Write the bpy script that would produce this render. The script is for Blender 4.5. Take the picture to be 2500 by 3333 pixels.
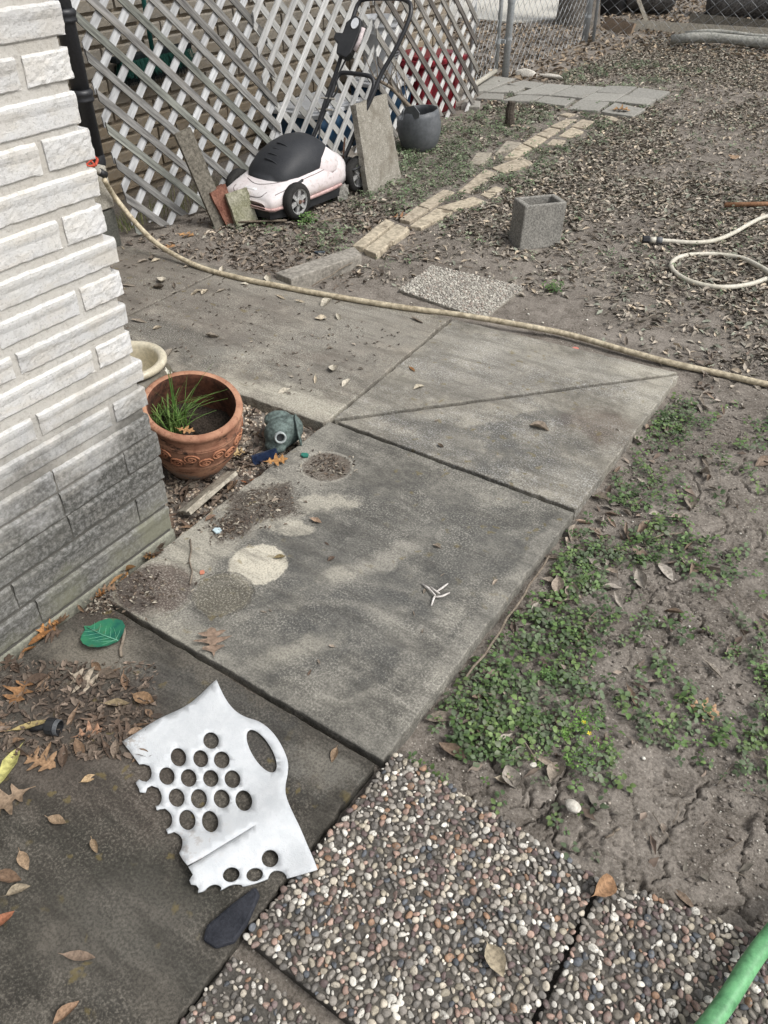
import bpy, bmesh, math, random
import numpy as np
from mathutils import Vector, Matrix, Quaternion
for o in list(bpy.data.objects): bpy.data.objects.remove(o)
scn = bpy.context.scene
COL = scn.collection
rnd = random.Random(7)
R = math.radians
# ------------------------------------------------------------------ camera, sky, sun, exposure
H = 1.55
cam = bpy.data.cameras.new('camera')
cam.sensor_fit = 'HORIZONTAL'; cam.sensor_width = 36.0; cam.lens = 36.0*2550/2500
cam.clip_start = 0.05; cam.clip_end = 500
camo = bpy.data.objects.new('camera', cam); COL.objects.link(camo)
camo.location = (0, 0, H); camo.rotation_euler = (R(90-39.6), 0, R(33.9))
scn.camera = camo
SUN_EL, SUN_AZ = R(52), R(82)          # azimuth clockwise from +Y
w = bpy.data.worlds.new('World'); scn.world = w; w.use_nodes = True
wn = w.node_tree; wn.nodes.clear()
sky = wn.nodes.new('ShaderNodeTexSky'); sky.sky_type = 'NISHITA'; sky.sun_disc = False
sky.sun_elevation = SUN_EL; sky.sun_rotation = SUN_AZ
sky.air_density = 1.0; sky.dust_density = 4.0; sky.ozone_density = 1.0
hs = wn.nodes.new('ShaderNodeHueSaturation'); hs.inputs['Saturation'].default_value = 0.28
bgd = wn.nodes.new('ShaderNodeBackground'); bgd.inputs['Strength'].default_value = 0.11
wo = wn.nodes.new('ShaderNodeOutputWorld')
wn.links.new(sky.outputs[0], hs.inputs['Color']); wn.links.new(hs.outputs[0], bgd.inputs['Color'])
wn.links.new(bgd.outputs[0], wo.inputs['Surface'])
sl = bpy.data.lights.new('sun', 'SUN'); sl.energy = 1.5; sl.angle = R(26); sl.color = (1.0, 0.975, 0.935)
so = bpy.data.objects.new('sun', sl); COL.objects.link(so)
sd = Vector((math.sin(SUN_AZ)*math.cos(SUN_EL), math.cos(SUN_AZ)*math.cos(SUN_EL), math.sin(SUN_EL)))
so.rotation_euler = sd.to_track_quat('Z', 'Y').to_euler()
scn.view_settings.view_transform = 'Standard'; scn.view_settings.look = 'None'
scn.view_settings.exposure = 0.66; scn.view_settings.gamma = 1.0
scn.view_settings.use_curve_mapping = False
scn.cycles.max_bounces = 5; scn.cycles.diffuse_bounces = 3; scn.cycles.transparent_max_bounces = 4

# ------------------------------------------------------------------ plan positions (survey of the yard, from sight lines onto known planes)
_th, _yw, _F = R(39.6), R(33.9), 2550.0
_f = np.array([-math.sin(_yw)*math.cos(_th), math.cos(_yw)*math.cos(_th), -math.sin(_th)])
_r = np.array([math.cos(_yw), math.sin(_yw), 0.0]); _u = np.cross(_r, _f); _C = np.array([0, 0, H])
def ray(x, y): return _f*_F+_r*(x-1250)-_u*(y-1666.5)
def at(x, y, z=0.0):
    d = ray(x, y); t = (z-H)/d[2]; p = _C+d*t; return Vector((p[0], p[1], z))
def atD(x, y, z=0.0): return at(x*1.50693, y*1.50693, z)
def onX(x, y, X):
    d = ray(x, y); p = _C+d*(X/d[0]); return Vector(p)
def onY(x, y, Y):
    d = ray(x, y); p = _C+d*(Y/d[1]); return Vector(p)

# ------------------------------------------------------------------ numpy noise
_rs = np.random.RandomState(11)
_LAT = _rs.rand(512, 512)
def vnoise(x, y, s=0):
    x = np.asarray(x, float)+s*17.31; y = np.asarray(y, float)+s*9.77
    xi = np.floor(x).astype(int); yi = np.floor(y).astype(int)
    fx = x-xi; fy = y-yi; fx = fx*fx*(3-2*fx); fy = fy*fy*(3-2*fy)
    a = _LAT[xi % 512, yi % 512]; b = _LAT[(xi+1) % 512, yi % 512]; c = _LAT[xi % 512, (yi+1) % 512]; d = _LAT[(xi+1) % 512, (yi+1) % 512]
    return (a*(1-fx)+b*fx)*(1-fy)+(c*(1-fx)+d*fx)*fy
def fbm(x, y, o=4, s=0):
    t = 0; a = .5; k = 1
    for i in range(o): t = t+a*vnoise(np.asarray(x)*k, np.asarray(y)*k, s+i*3); a *= .5; k *= 2.03
    return t/(1-.5**o)
def voro_edge(x, y, s=0):
    xi = np.floor(x).astype(int); yi = np.floor(y).astype(int)
    d1 = np.full(x.shape, 9.); d2 = np.full(x.shape, 9.)
    for i in (-1, 0, 1):
        for j in (-1, 0, 1):
            cx = xi+i; cy = yi+j
            px_ = cx+.1+.8*_LAT[(cx+s*31) % 512, (cy+s*7) % 512]; py_ = cy+.1+.8*_LAT[(cx+97+s) % 512, (cy+53) % 512]
            d = np.hypot(x-px_, y-py_)
            m = d < d1; d2 = np.where(m, d1, np.minimum(d2, d)); d1 = np.where(m, d, d1)
    return d2-d1
def sstep(a, b, x):
    t = np.clip((np.asarray(x, float)-a)/(b-a), 0, 1); return t*t*(3-2*t)

# ------------------------------------------------------------------ objects
def tag(o, label=None, cat=None, group=None, kind=None):
    if label: o['label'] = label
    if cat: o['category'] = cat
    if group: o['group'] = group
    if kind: o['kind'] = kind
    return o
def empty(name, loc=(0, 0, 0), label=None, cat=None, group=None, kind=None, rot=None):
    o = bpy.data.objects.new(name, None); COL.objects.link(o); o.location = loc; o.empty_display_size = .05
    if rot is not None: o.rotation_euler = rot
    return tag(o, label, cat, group, kind)
def link(name, me, parent=None, mat=None, loc=None, color=None):
    if mat is not None and not me.materials: me.materials.append(mat)
    o = bpy.data.objects.new(name, me); COL.objects.link(o)
    if parent is not None: o.parent = parent
    if loc is not None: o.location = loc
    if color is not None: o.color = (color[0], color[1], color[2], 1)
    return o
def mesh(name, V, F, smooth=False):
    me = bpy.data.meshes.new(name); me.from_pydata([tuple(v) for v in V], [], F); me.update()
    if smooth: me.polygons.foreach_set('use_smooth', [True]*len(me.polygons))
    return me
class MB:
    def __init__(s): s.V = []; s.F = []
    def add(s, V, F):
        k = len(s.V); s.V += [tuple(v) for v in V]; s.F += [tuple(i+k for i in f) for f in F]; return s
    def box(s, c, d, rot=None):
        V = [Vector((x*d[0]/2, y*d[1]/2, z*d[2]/2)) for x in (-1, 1) for y in (-1, 1) for z in (-1, 1)]
        if rot is not None: V = [rot @ v for v in V]
        V = [v+Vector(c) for v in V]
        return s.add(V, [(0, 1, 3, 2), (4, 6, 7, 5), (0, 4, 5, 1), (2, 3, 7, 6), (0, 2, 6, 4), (1, 5, 7, 3)])
    def prism(s, poly, z0, z1):
        n = len(poly); V = [(p[0], p[1], z0) for p in poly]+[(p[0], p[1], z1) for p in poly]
        F = [tuple(range(n-1, -1, -1)), tuple(range(n, 2*n))]+[(i, (i+1) % n, n+(i+1) % n, n+i) for i in range(n)]
        return s.add(V, F)
    def tube(s, pts, r, n=8, cap=True):
        pts = [Vector(p) for p in pts]; m = len(pts)
        rr = r if hasattr(r, '__len__') else [r]*m
        V = []; t0 = (pts[1]-pts[0]).normalized()
        up = Vector((0, 0, 1)) if abs(t0.z) < .9 else Vector((1, 0, 0))
        a = t0.cross(up).normalized()
        for i, p in enumerate(pts):
            t = (pts[min(i+1, m-1)]-pts[max(i-1, 0)]).normalized()
            a = (a-t*a.dot(t)).normalized(); b = t.cross(a)
            for k in range(n):
                q = 2*math.pi*k/n; V.append(p+(a*math.cos(q)+b*math.sin(q))*rr[i])
        F = [(i*n+k, i*n+(k+1) % n, (i+1)*n+(k+1) % n, (i+1)*n+k) for i in range(m-1) for k in range(n)]
        if cap: F += [tuple(range(n-1, -1, -1)), tuple(range((m-1)*n, m*n))]
        return s.add(V, F)
    def lathe(s, prof, n=40, c=(0, 0, 0), jit=None):
        V = []; m = len(prof)
        for i, (r, z) in enumerate(prof):
            for k in range(n):
                q = 2*math.pi*k/n; dr, dz = jit(i, q) if jit else (0, 0)
                V.append((c[0]+(r+dr)*math.cos(q), c[1]+(r+dr)*math.sin(q), c[2]+z+dz))
        F = [(i*n+k, i*n+(k+1) % n, (i+1)*n+(k+1) % n, (i+1)*n+k) for i in range(m-1) for k in range(n)]
        return s.add(V, F)
    def obj(s, name, mat, parent=None, smooth=False, bevel=0, seg=2, color=None):
        me = mesh(name, s.V, s.F, False)
        if bevel:
            bm = bmesh.new(); bm.from_mesh(me)
            bmesh.ops.bevel(bm, geom=[e for e in bm.edges if e.is_manifold and e.calc_face_angle(0) > .5], offset=bevel, segments=seg, affect='EDGES', profile=.5)
            bm.to_mesh(me); bm.free()
        if smooth: me.polygons.foreach_set('use_smooth', [True]*len(me.polygons))
        return link(name, me, parent, mat, color=color)
def arc(p, n=8):
    "Catmull-Rom through points"
    p = [Vector(q) for q in p]; out = []
    for i in range(len(p)-1):
        a = p[max(i-1, 0)]; b = p[i]; c = p[i+1]; d = p[min(i+2, len(p)-1)]
        for k in range(n):
            t = k/n; out.append(.5*((2*b)+(c-a)*t+(2*a-5*b+4*c-d)*t*t+(3*b-a-3*c+d)*t**3))
    out.append(p[-1]); return out
def roundoff(o, levels=1):
    pass

# ------------------------------------------------------------------ material helpers
class NT:
    def __init__(s, name):
        s.m = bpy.data.materials.new(name); s.m.use_nodes = True; s.t = s.m.node_tree
        s.b = s.t.nodes['Principled BSDF']; s.out = s.t.nodes['Material Output']
        s.b.inputs['Roughness'].default_value = .85; s.b.inputs['Specular IOR Level'].default_value = .25
    def n(s, typ, o=0, props=None, **kw):
        nd = s.t.nodes.new('ShaderNode'+typ)
        for k, v in (props or {}).items(): setattr(nd, k, v)
        for k, v in kw.items():
            key = int(k[1:]) if k[0] == 'i' and k[1:].isdigit() else k.replace('_', ' ')
            s.set(nd.inputs[key], v)
        return nd.outputs[o]
    def set(s, inp, v):
        if isinstance(v, bpy.types.NodeSocket): s.t.links.new(v, inp)
        elif isinstance(v, (tuple, list)) and inp.type == 'RGBA': inp.default_value = (v[0], v[1], v[2], 1)
        else: inp.default_value = v
    def pos(s): return s.n('NewGeometry')
    def obj(s): return s.n('TexCoord', 3)
    def noise(s, v, sc, det=4, rough=.55, o=0, dist=0): return s.n('TexNoise', o, Vector=v, Scale=sc, Detail=det, Roughness=rough, Distortion=dist)
    def ramp(s, f, a, b, lo=0.0, hi=1.0): return s.n('MapRange', 0, {'clamp': True}, Value=f, From_Min=a, From_Max=b, To_Min=lo, To_Max=hi)
    def mix(s, f, a, b, mode='MIX'): return s.n('MixRGB', 0, {'blend_type': mode}, Fac=f, Color1=a, Color2=b)
    def mul(s, a, b): return s.n('Math', 0, {'operation': 'MULTIPLY'}, i0=a, i1=b)
    def bump(s, h, strength=.3, dist=.01): s.set(s.b.inputs['Normal'], s.n('Bump', 0, Height=h, Strength=strength, Distance=dist))
    def done(s, col, rough=None, spec=None):
        s.set(s.b.inputs['Base Color'], col)
        if rough is not None: s.set(s.b.inputs['Roughness'], rough)
        if spec is not None: s.set(s.b.inputs['Specular IOR Level'], spec)
        return s.m
def simple(name, c1, c2, sc=8, fine=120, rough=.85, bump=.25, spec=.25, fd=.35, bd=.004):
    N = NT(name); v = N.obj(); a = N.noise(v, sc, 5); b = N.noise(v, fine, 4, .7)
    c = N.mix(N.ramp(a, .38, .62), c1, c2)
    c = N.mix(fd, c, N.mix(N.ramp(b, .38, .62), tuple(x*.45 for x in c1), tuple(min(1, x*1.5) for x in c2)))
    N.bump(b, bump, bd); return N.done(c, rough, spec)
def objcol(name, sc=60, var=.5, rough=.8, bump=.3, stretch=None, bd=.002, spec=.25, patch=None):
    "colour of the single piece (object colour) with grain"
    N = NT(name); oc = N.n('ObjectInfo', 1); v = N.obj()
    rv = N.n('ObjectInfo', 5); off = N.n('CombineXYZ', 0, X=N.mul(rv, 37.0), Y=N.mul(rv, 11.0), Z=0.0)
    v = N.n('VectorMath', 0, {'operation': 'ADD'}, i0=v, i1=off)
    if stretch: v2 = N.n('Mapping', 0, Vector=v, Scale=stretch)
    else: v2 = v
    a = N.noise(v2, sc, 5, .65); k = N.ramp(a, .36, .64, 1-var, 1+var*.7)
    c = N.mix(1.0, oc, N.n('CombineColor', 0, Red=k, Green=k, Blue=k), 'MULTIPLY')
    if patch: c = N.mix(N.ramp(N.noise(v2, patch[0], 4, .7), patch[1], patch[2]), c, patch[3])
    N.bump(a, bump, bd); return N.done(c, rough, spec)
def vcol(name, rough=.8, sc=90, var=.35, spec=.2, trans=0.0):
    N = NT(name); c = N.n('Attribute', 0, {'attribute_name': 'col'}); a = N.noise(N.pos(), sc, 3)
    k = N.ramp(a, .3, .7, 1-var, 1+var)
    c = N.mix(1.0, c, N.n('CombineColor', 0, Red=k, Green=k, Blue=k), 'MULTIPLY')
    return N.done(c, rough, spec)
# ------------------------------------------------------------------ ground
def axis(parts):
    out = []
    for a, b, st in parts:
        n = max(1, int(round((b-a)/st))); out += list(np.linspace(a, b, n, endpoint=False))
    out.append(parts[-1][1]); return np.array(out)
GX = axis([(-60, -8, 4.), (-8, -4, .25), (-4, -.62, .04), (-.62, -.38, .0065), (-.38, .75, .0043), (.75, 2, .05), (2, 8, .4), (8, 60, 4.)])
GY = axis([(-12, -1, .5), (-1, .82, .1), (.82, 2.4, .0043), (2.4, 3.3, .0065), (3.3, 4.6, .02), (4.6, 13, .06), (13, 20, .5), (20, 80, 4.)])
def ground_z(x, y):
    x = np.asarray(x, float); y = np.asarray(y, float)
    z = -.034+.018*sstep(3.0, 4.5, y)+(fbm(x*2.1, y*2.1, 3)-.5)*.022+(fbm(x*11, y*11, 3, 5)-.5)*.008
    z = z+(fbm(x*45, y*45, 4, 9)-.5)*.006+.010*sstep(.45, .62, fbm(x*7.3, y*7.3, 4, 15))*(fbm(x*40, y*40, 3, 17)-.3)*.35
    z = z-.012*np.exp(-(((x+.5)/.12)**2))*((y > .9) & (y < 3))
    z = z+.022*sstep(.35, 0., np.abs(x+.05-(y-.86)*.15))*0
    # bed of gravel beside the wall corner
    bed = (x < -1.5) & (x > -2.1) & (y > 1.05) & (y < 1.9)
    z = np.where(bed, -.045+(fbm(x*9, y*9, 3)-.5)*.02, z)
    return z
def crack_z(x, y):
    m = sstep(.36, .52, fbm(x*1.3+4, y*1.3, 3, 21))*sstep(-.50, -.36, x)*sstep(3.9, 3.2, y)
    m = np.maximum(m, sstep(-.2, .1, x)*sstep(1.9, 1.5, y)*.9)
    wx = x+(fbm(x*11, y*11, 4, 2)-.5)*.17; wy = y+(fbm(x*11, y*11, 4, 8)-.5)*.17
    e1 = voro_edge(wx*5.2, wy*5.2, 1); e2 = voro_edge(wx*13+3, wy*13, 4)
    w1 = .030*(.35+1.3*vnoise(x*7, y*7, 3)); m2 = m*sstep(.35, .6, vnoise(x*4.1, y*4.1, 13))
    return -(.020*m*(1-sstep(.35, 1.2, e1/w1))+.012*m2*(1-sstep(.02, .075, e2)))
gx, gy = np.meshgrid(GX, GY, indexing='ij')
gz = ground_z(gx, gy); fine = (gx > -.7) & (gx < .8) & (gy > .5) & (gy < 4)
gz[fine] += crack_z(gx[fine], gy[fine])
nx, ny = gx.shape
idx = np.arange(nx*ny).reshape(nx, ny)
quads = np.stack([idx[:-1, :-1], idx[1:, :-1], idx[1:, 1:], idx[:-1, 1:]], -1).reshape(-1, 4)
me = bpy.data.meshes.new('ground')
me.vertices.add(nx*ny); me.vertices.foreach_set('co', np.stack([gx, gy, gz], -1).ravel())
me.loops.add(len(quads)*4); me.loops.foreach_set('vertex_index', quads.ravel())
me.polygons.add(len(quads)); me.polygons.foreach_set('loop_start', np.arange(0, len(quads)*4, 4)); me.polygons.foreach_set('loop_total', np.full(len(quads), 4))
me.update(calc_edges=True); me.polygons.foreach_set('use_smooth', [True]*len(quads))
N = NT('soil'); p = N.pos()
a = N.noise(p, 1.7, 5); b = N.noise(p, 14, 6, .7); c_ = N.noise(p, 140, 5, .75); d = N.noise(p, 5.5, 6, .65)
col = N.mix(N.ramp(a, .42, .58), (.125, .108, .091), (.225, .199, .170))
col = N.mix(N.mul(N.ramp(d, .50, .56), .75), col, (.33, .296, .258))
col = N.mix(N.mul(N.ramp(N.noise(p, 2.6, 5, .65), .51, .58), .85), col, (.085, .067, .054))
col = N.mix(.62, col, N.mix(N.ramp(b, .40, .60), (.085, .073, .060), (.30, .27, .235)))
col = N.mix(.42, col, N.mix(N.ramp(c_, .40, .60), (.062, .053, .044), (.33, .297, .26)))
col = N.mix(N.ramp(N.n('TexVoronoi', 0, Vector=p, Scale=70.0), .10, .17, .8, 0), col, (.45, .42, .37))
N.bump(N.n('Math', 0, {'operation': 'ADD'}, i0=b, i1=N.mul(c_, .8)), .7, .010)
M_SOIL = N.done(col, .95, .12)
go = link('ground', me, None, M_SOIL); go['kind'] = 'structure'

# ------------------------------------------------------------------ concrete walkway
def concrete(name, blobs, base=((.112, .108, .097), (.20, .191, .166)), fleck=(.52, .49, .42)):
    N = NT(name); p = N.pos()
    flat = N.n('VectorMath', 0, {'operation': 'MULTIPLY'}, i0=p, i1=(1, 1, 0))
    wv = N.n('VectorMath', 0, {'operation': 'SUBTRACT'}, i0=N.noise(p, 9, 5, .65, 1), i1=(.5, .5, .5))
    wf = N.n('VectorMath', 0, {'operation': 'MULTIPLY'}, i0=wv, i1=(.11, .11, 0))
    wp = N.n('VectorMath', 0, {'operation': 'ADD'}, i0=flat, i1=wf)
    ws = N.n('VectorMath', 0, {'operation': 'MULTIPLY'}, i0=wv, i1=(.022, .022, 0))
    wq = N.n('VectorMath', 0, {'operation': 'ADD'}, i0=flat, i1=ws)
    big = N.noise(p, 2.1, 5, .6); mid = N.noise(p, 8, 7, .72); sp = N.noise(p, 42, 6, .78); gr = N.noise(p, 170, 4, .75)
    c = N.mix(N.ramp(big, .40, .60), base[0], base[1])
    c = N.mix(.5, c, N.mix(N.ramp(mid, .40, .62), tuple(v*.55 for v in base[0]), tuple(v*1.45 for v in base[1])))
    pm = N.ramp(N.noise(p, 3.3, 5, .65), .42, .58, .15, 1.0)
    c = N.mix(N.mul(N.ramp(sp, .53, .64, 0, .50), pm), c, tuple(min(.52, v*2.3) for v in base[1]))
    c = N.mix(N.mul(N.ramp(sp, .47, .37, 0, .45), N.ramp(pm, 0, 1, 1, .4)), c, tuple(v*.5 for v in base[0]))
    gm = N.ramp(sp, .38, .58, .80, 1.0)
    for bl in blobs:
        kind, x, y, rx, ry, rot, col, st, soft = bl[:9]
        if kind == 'E' and col != DRT: st *= .72
        v = N.n('Mapping', 0, {'vector_type': 'TEXTURE'}, Vector=wq if kind in 'CRB' else wp, Location=(x, y, 0), Rotation=(0, 0, R(rot)), Scale=(rx, ry, 1))
        if kind == 'B':
            av = N.n('VectorMath', 0, {'operation': 'ABSOLUTE'}, i0=v); s_ = N.t.nodes.new('ShaderNodeSeparateXYZ'); N.t.links.new(av, s_.inputs[0])
            L = N.n('Math', 0, {'operation': 'MAXIMUM'}, i0=s_.outputs[0], i1=s_.outputs[1])
        else:
            L = N.n('VectorMath', 1, {'operation': 'LENGTH'}, i0=v)
        nz_ = N.ramp(mid if kind in 'ER' else sp, .3, .7, -1, 1); L = N.n('Math', 0, {'operation': 'ADD'}, i0=L, i1=N.mul(nz_, .75 if kind == 'E' else (.10 if kind in 'RC' else .22)))
        if kind == 'R':
            f = N.ramp(N.n('Math', 0, {'operation': 'ABSOLUTE'}, i0=N.n('Math', 0, {'operation': 'SUBTRACT'}, i0=L, i1=1.0)), 0, soft, st, 0)
        else:
            f = N.ramp(L, 1-soft*(.7 if kind == 'E' else 1), 1+soft*(.7 if kind == 'E' else 1), st, 0)
        c = N.mix(N.mul(f, gm), c, col)
    c = N.mix(N.ramp(gr, .40, .52, .42, 0), c, tuple(v*.38 for v in base[0])); c = N.mix(N.mul(N.ramp(gr, .52, .62, 0, .55), pm), c, tuple(min(.55, v*2.4) for v in base[1]))
    st_ = N.noise(N.n('Mapping', 0, Vector=p, Rotation=(0, 0, R(-25)), Scale=(.35, 1.6, 1)), 11, 6, .7); c = N.mix(N.ramp(st_, .50, .40, 0, .38), c, tuple(v*.5 for v in base[0]))
    # lichen specks
    vo = N.n('TexVoronoi', 0, Vector=wp, Scale=19.0)
    c = N.mix(N.mul(N.ramp(vo, .10, .20, .5, 0), N.ramp(N.noise(p, 1.4, 3), .46, .54)), c, (.16, .125, .045))
    N.bump(N.n('Math', 0, {'operation': 'ADD'}, i0=N.mul(sp, .8), i1=gr), .35, .004)
    return N.done(c, .9, .18)
PALE = (.50, .47, .39); PAL2 = (.38, .36, .31); DRT = (.070, .055, .045); DRK = (.072, .074, .072); BRN = (.135, .112, .092); BLU = (.088, .091, .091); GRN = (.06, .063, .05)
bl_mid = [
 ('E', -.95, 1.45, .5, .25, 40, BLU, .45, .6), ('E', -.85, 1.15, .25, .16, 30, BLU, .5, .6), ('E', -.72, 1.55, .16, .30, 0, DRK, .45, .5), ('E', -1.0, .95, .25, .10, 20, DRK, .5, .5),
 ('E', -1.42, 1.10, .10, .22, 0, PALE, .8, .5), ('E', -1.44, 1.40, .07, .10, 0, PALE, .7, .4), ('E', -1.33, 1.36, .09, .06, 20, PALE, .8, .35), ('E', -1.24, 1.47, .10, .045, 35, PALE, .95, .3),
 ('E', -1.36, 1.60, .10, .10, 0, PAL2, .7, .5), ('E', -1.46, 1.76, .06, .12, 0, PAL2, .6, .5), ('E', -1.22, 1.35, .05, .03, 30, PALE, .95, .3),
 ('B', -1.385, 1.375, .105, .085, 52, DRT, .95, .12), ('C', -1.39, 1.40, .022, .022, 0, (.22, .19, .15), .8, .3), ('E', -1.40, 1.235, .055, .06, 20, DRT, .95, .35),
 ('C', -1.335, 1.645, .082, .078, 0, (.13, .105, .085), .85, .08), ('R', -1.335, 1.645, .086, .082, 0, PAL2, .7, .09),
 ('C', -1.385, .925, .108, .100, 15, (.105, .078, .066), .92, .10), ('C', -1.425, .885, .09, .075, 0, (.085, .066, .056), .8, .3), ('R', -1.385, .93, .118, .112, 0, (.28, .26, .2), .5, .06),
 ('C', -1.215, 1.159, .083, .083, 0, (.60, .56, .46), .97, .035),
 ('C', -1.217, 1.013, .082, .082, 0, (.105, .095, .072), .85, .035), ('R', -1.217, 1.013, .086, .086, 0, (.055, .052, .046), .8, .05), ('R', -1.217, 1.013, .072, .072, 0, (.22, .2, .15), .5, .06),
 ('E', -.93, 1.37, .17, .035, 68, PAL2, .85, .6), ('E', -1.0, 1.25, .06, .03, 60, PALE, .6, .6), ('E', -.92, .97, .10, .03, 58, PALE, .55, .7), ('R', -.90, .98, .27, .17, 40, PAL2, .30, .10), ('R', -.98, 1.10, .34, .13, 30, (.30, .285, .25), .25, .12),
 ('E', -1.25, .84, .12, .04, 10, PALE, .5, .5), ('E', -.57, 1.4, .025, .5, 0, PAL2, .55, .6), ('E', -.80, 1.20, .05, .04, 0, PAL2, .5, .5)]
bl_near = [
 ('E', -1.15, .45, .34, .22, 20, (.115, .095, .08), .75, .5), ('E', -1.33, .68, .12, .07, 30, (.27, .245, .2), .75, .5), ('E', -1.25, .55, .20, .06, 25, DRT, .6, .5),
 ('E', -1.0, .30, .40, .035, 12, (.028, .030, .025), .8, .6), ('E', -.92, .37, .30, .03, 10, (.028, .030, .025), .55, .6), ('E', -.88, .24, .30, .04, 5, (.028, .030, .025), .5, .6), ('E', -.75, .25, .14, .09, 20, (.17, .16, .14), .45, .7),
 ('E', -.95, .72, .30, .07, 0, (.075, .08, .08), .5, .5), ('E', -.66, .74, .08, .05, 0, PAL2, .35, .5), ('E', -1.40, .76, .07, .04, 0, DRT, .6, .5), ('E', -1.15, .14, .3, .06, 0, (.028, .030, .025), .5, .5)]
bl_back = [
 ('E', -2.9, 2.3, .75, .45, 0, (.125, .105, .09), .8, .4), ('E', -2.3, 2.35, .5, .4, 20, (.22, .2, .175), .55, .6), ('E', -1.8, 2.3, .3, .35, 0, (.24, .225, .2), .55, .6), ('E', -1.62, 1.93, .28, .07, 4, PALE, .9, .5), ('E', -1.95, 1.88, .12, .06, 0, PALE, .75, .5),
 ('E', -2.15, 2.05, .16, .05, 20, PAL2, .7, .5), ('E', -2.3, 2.62, .6, .08, 8, PAL2, .35, .5), ('E', -2.4, 2.0, .3, .12, 0, DRK, .55, .5), ('E', -1.72, 2.6, .2, .14, 0, PAL2, .4, .5), ('E', -1.85, 2.2, .14, .05, 40, (.14, .11, .09), .5, .6)]
bl_tri = [
 ('E', -1.05, 2.72, .5, .06, 6, PAL2, .75, .5), ('E', -.66, 2.86, .14, .07, 10, PALE, .95, .5), ('E', -1.2, 2.45, .25, .18, 30, (.28, .265, .235), .6, .5), ('E', -.60, 2.72, .05, .2, 0, PALE, .6, .5), ('E', -1.42, 2.0, .05, .10, -20, PALE, .45, .6),
 ('E', -1.05, 2.02, .26, .12, 10, BLU, .6, .5), ('E', -.82, 2.12, .20, .16, 0, DRK, .55, .5), ('E', -.70, 2.40, .10, .09, 0, (.125, .09, .072), .75, .5), ('E', -.60, 2.38, .05, .12, 0, (.15, .12, .095), .6, .5), ('E', -.65, 2.02, .06, .08, 0, PAL2, .5, .6), ('E', -.85, 2.35, .08, .05, 30, BLU, .5, .5), ('E', -1.2, 2.12, .10, .03, 40, PAL2, .5, .6), ('E', -1.3, 2.6, .1, .04, 60, PAL2, .5, .6)]
walk = empty('walkway', (-1, 1.5, 0), kind='structure')
def slab(poly, mat):
    c = Vector((-1, 1.5, 0)); 
    pp = []; rs = random.Random(int(sum(x*7+y*13 for x, y in poly)*100))
    for i in range(len(poly)):
        (x0, y0), (x1, y1) = poly[i], poly[(i+1) % len(poly)]; L = math.hypot(x1-x0, y1-y0); n = max(1, int(L/.025)); px, py = -(y1-y0)/L, (x1-x0)/L
        for k in range(n):
            j = (0 if k == 0 else rs.gauss(0, .0011)+(rs.uniform(.002, .005) if rs.random() < .05 else 0)); t = k/n; pp.append((x0+(x1-x0)*t+px*j, y0+(y1-y0)*t+py*j))
    mb = MB().prism([(x+1, y-1.5) for x, y in pp], -.11, 0.)
    return mb.obj('concrete_slab', mat, walk, bevel=.004, seg=2)
M_near = concrete('concrete_near', bl_near, ((.044, .041, .035), (.092, .084, .071)))
M_mid = concrete('concrete_mid', bl_mid); M_tri = concrete('concrete_tri', bl_tri, ((.175, .163, .138), (.285, .266, .222))); M_back = concrete('concrete_back', bl_back, ((.160, .144, .121), (.258, .235, .197)))
slab([(-1.505, -1.6), (-.575, -1.6), (-.57, .812), (-1.492, .807)], M_near)
slab([(-1.49, .823), (-.56, .829), (-.553, 1.883), (-1.497, 1.870)], M_mid)
slab([(-1.470, 1.888), (-.556, 1.901), (-.553, 2.905)], M_tri)
slab([(-1.492, 1.895), (-.562, 2.922), (-1.535, 2.838)], M_tri)
slab([(-1.507, 1.850), (-1.506, 1.893), (-1.552, 2.836), (-2.44, 2.735), (-2.75, 2.70), (-2.752, 1.79)], M_back)
slab([(-2.765, 1.79), (-2.764, 2.698), (-3.44, 2.62), (-3.44, 1.75)], M_back)

# ------------------------------------------------------------------ pebble pavers
M_PEB = objcol('pebble', 1.6, .40, .6, .2, spec=.35, patch=(1.5, .56, .60, (.20, .18, .155)))
M_PEBV = vcol('pebble_small', .6, 160, .3, .35)
M_PAVER = simple('paver_mortar', (.055, .051, .045), (.10, .092, .08), 12, 160, .95, .6)
PCOL = [(.60, .575, .515)]*8+[(.45, .405, .33)]*5+[(.31, .285, .25)]*6+[(.22, .20, .175)]*7+[(.14, .13, .118)]*7+[(.20, .145, .125)]*4+[(.14, .105, .10)]*4+[(.28, .175, .115)]*2+[(.34, .235, .19)]*3+[(.10, .108, .12)]*3+[(.18, .162, .135)]*5+[(.36, .32, .25)]*3
def ico(sub=1):
    bm = bmesh.new(); bmesh.ops.create_icosphere(bm, subdivisions=sub, radius=1.0)
    V = np.array([v.co[:] for v in bm.verts]); F = [tuple(v.index for v in f.verts) for f in bm.faces]; bm.free(); return V, F
IV, IF = ico(2)
PEBS = []
for i in range(10):
    rs = np.random.RandomState(100+i); V = IV.copy()
    for k in range(6):
        d = rs.randn(3); d /= np.linalg.norm(d); V += np.outer(np.clip(V@d, 0, 1)**1.5, d)*rs.uniform(-.60, .30)
    V = V/np.abs(V).max(0)*np.array([1, rs.uniform(.65, .98), rs.uniform(.45, .65)])
    PEBS.append((V, link_me := mesh('pebble', V, IF, True)))
    link_me.materials.append(M_PEB)
def inpoly(x, y, poly):
    c = False; n = len(poly)
    for i in range(n):
        x1, y1 = poly[i]; x2, y2 = poly[(i+1) % n]
        if (y1 > y) != (y2 > y) and x < (x2-x1)*(y-y1)/(y2-y1)+x1: c = not c
    return c
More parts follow.
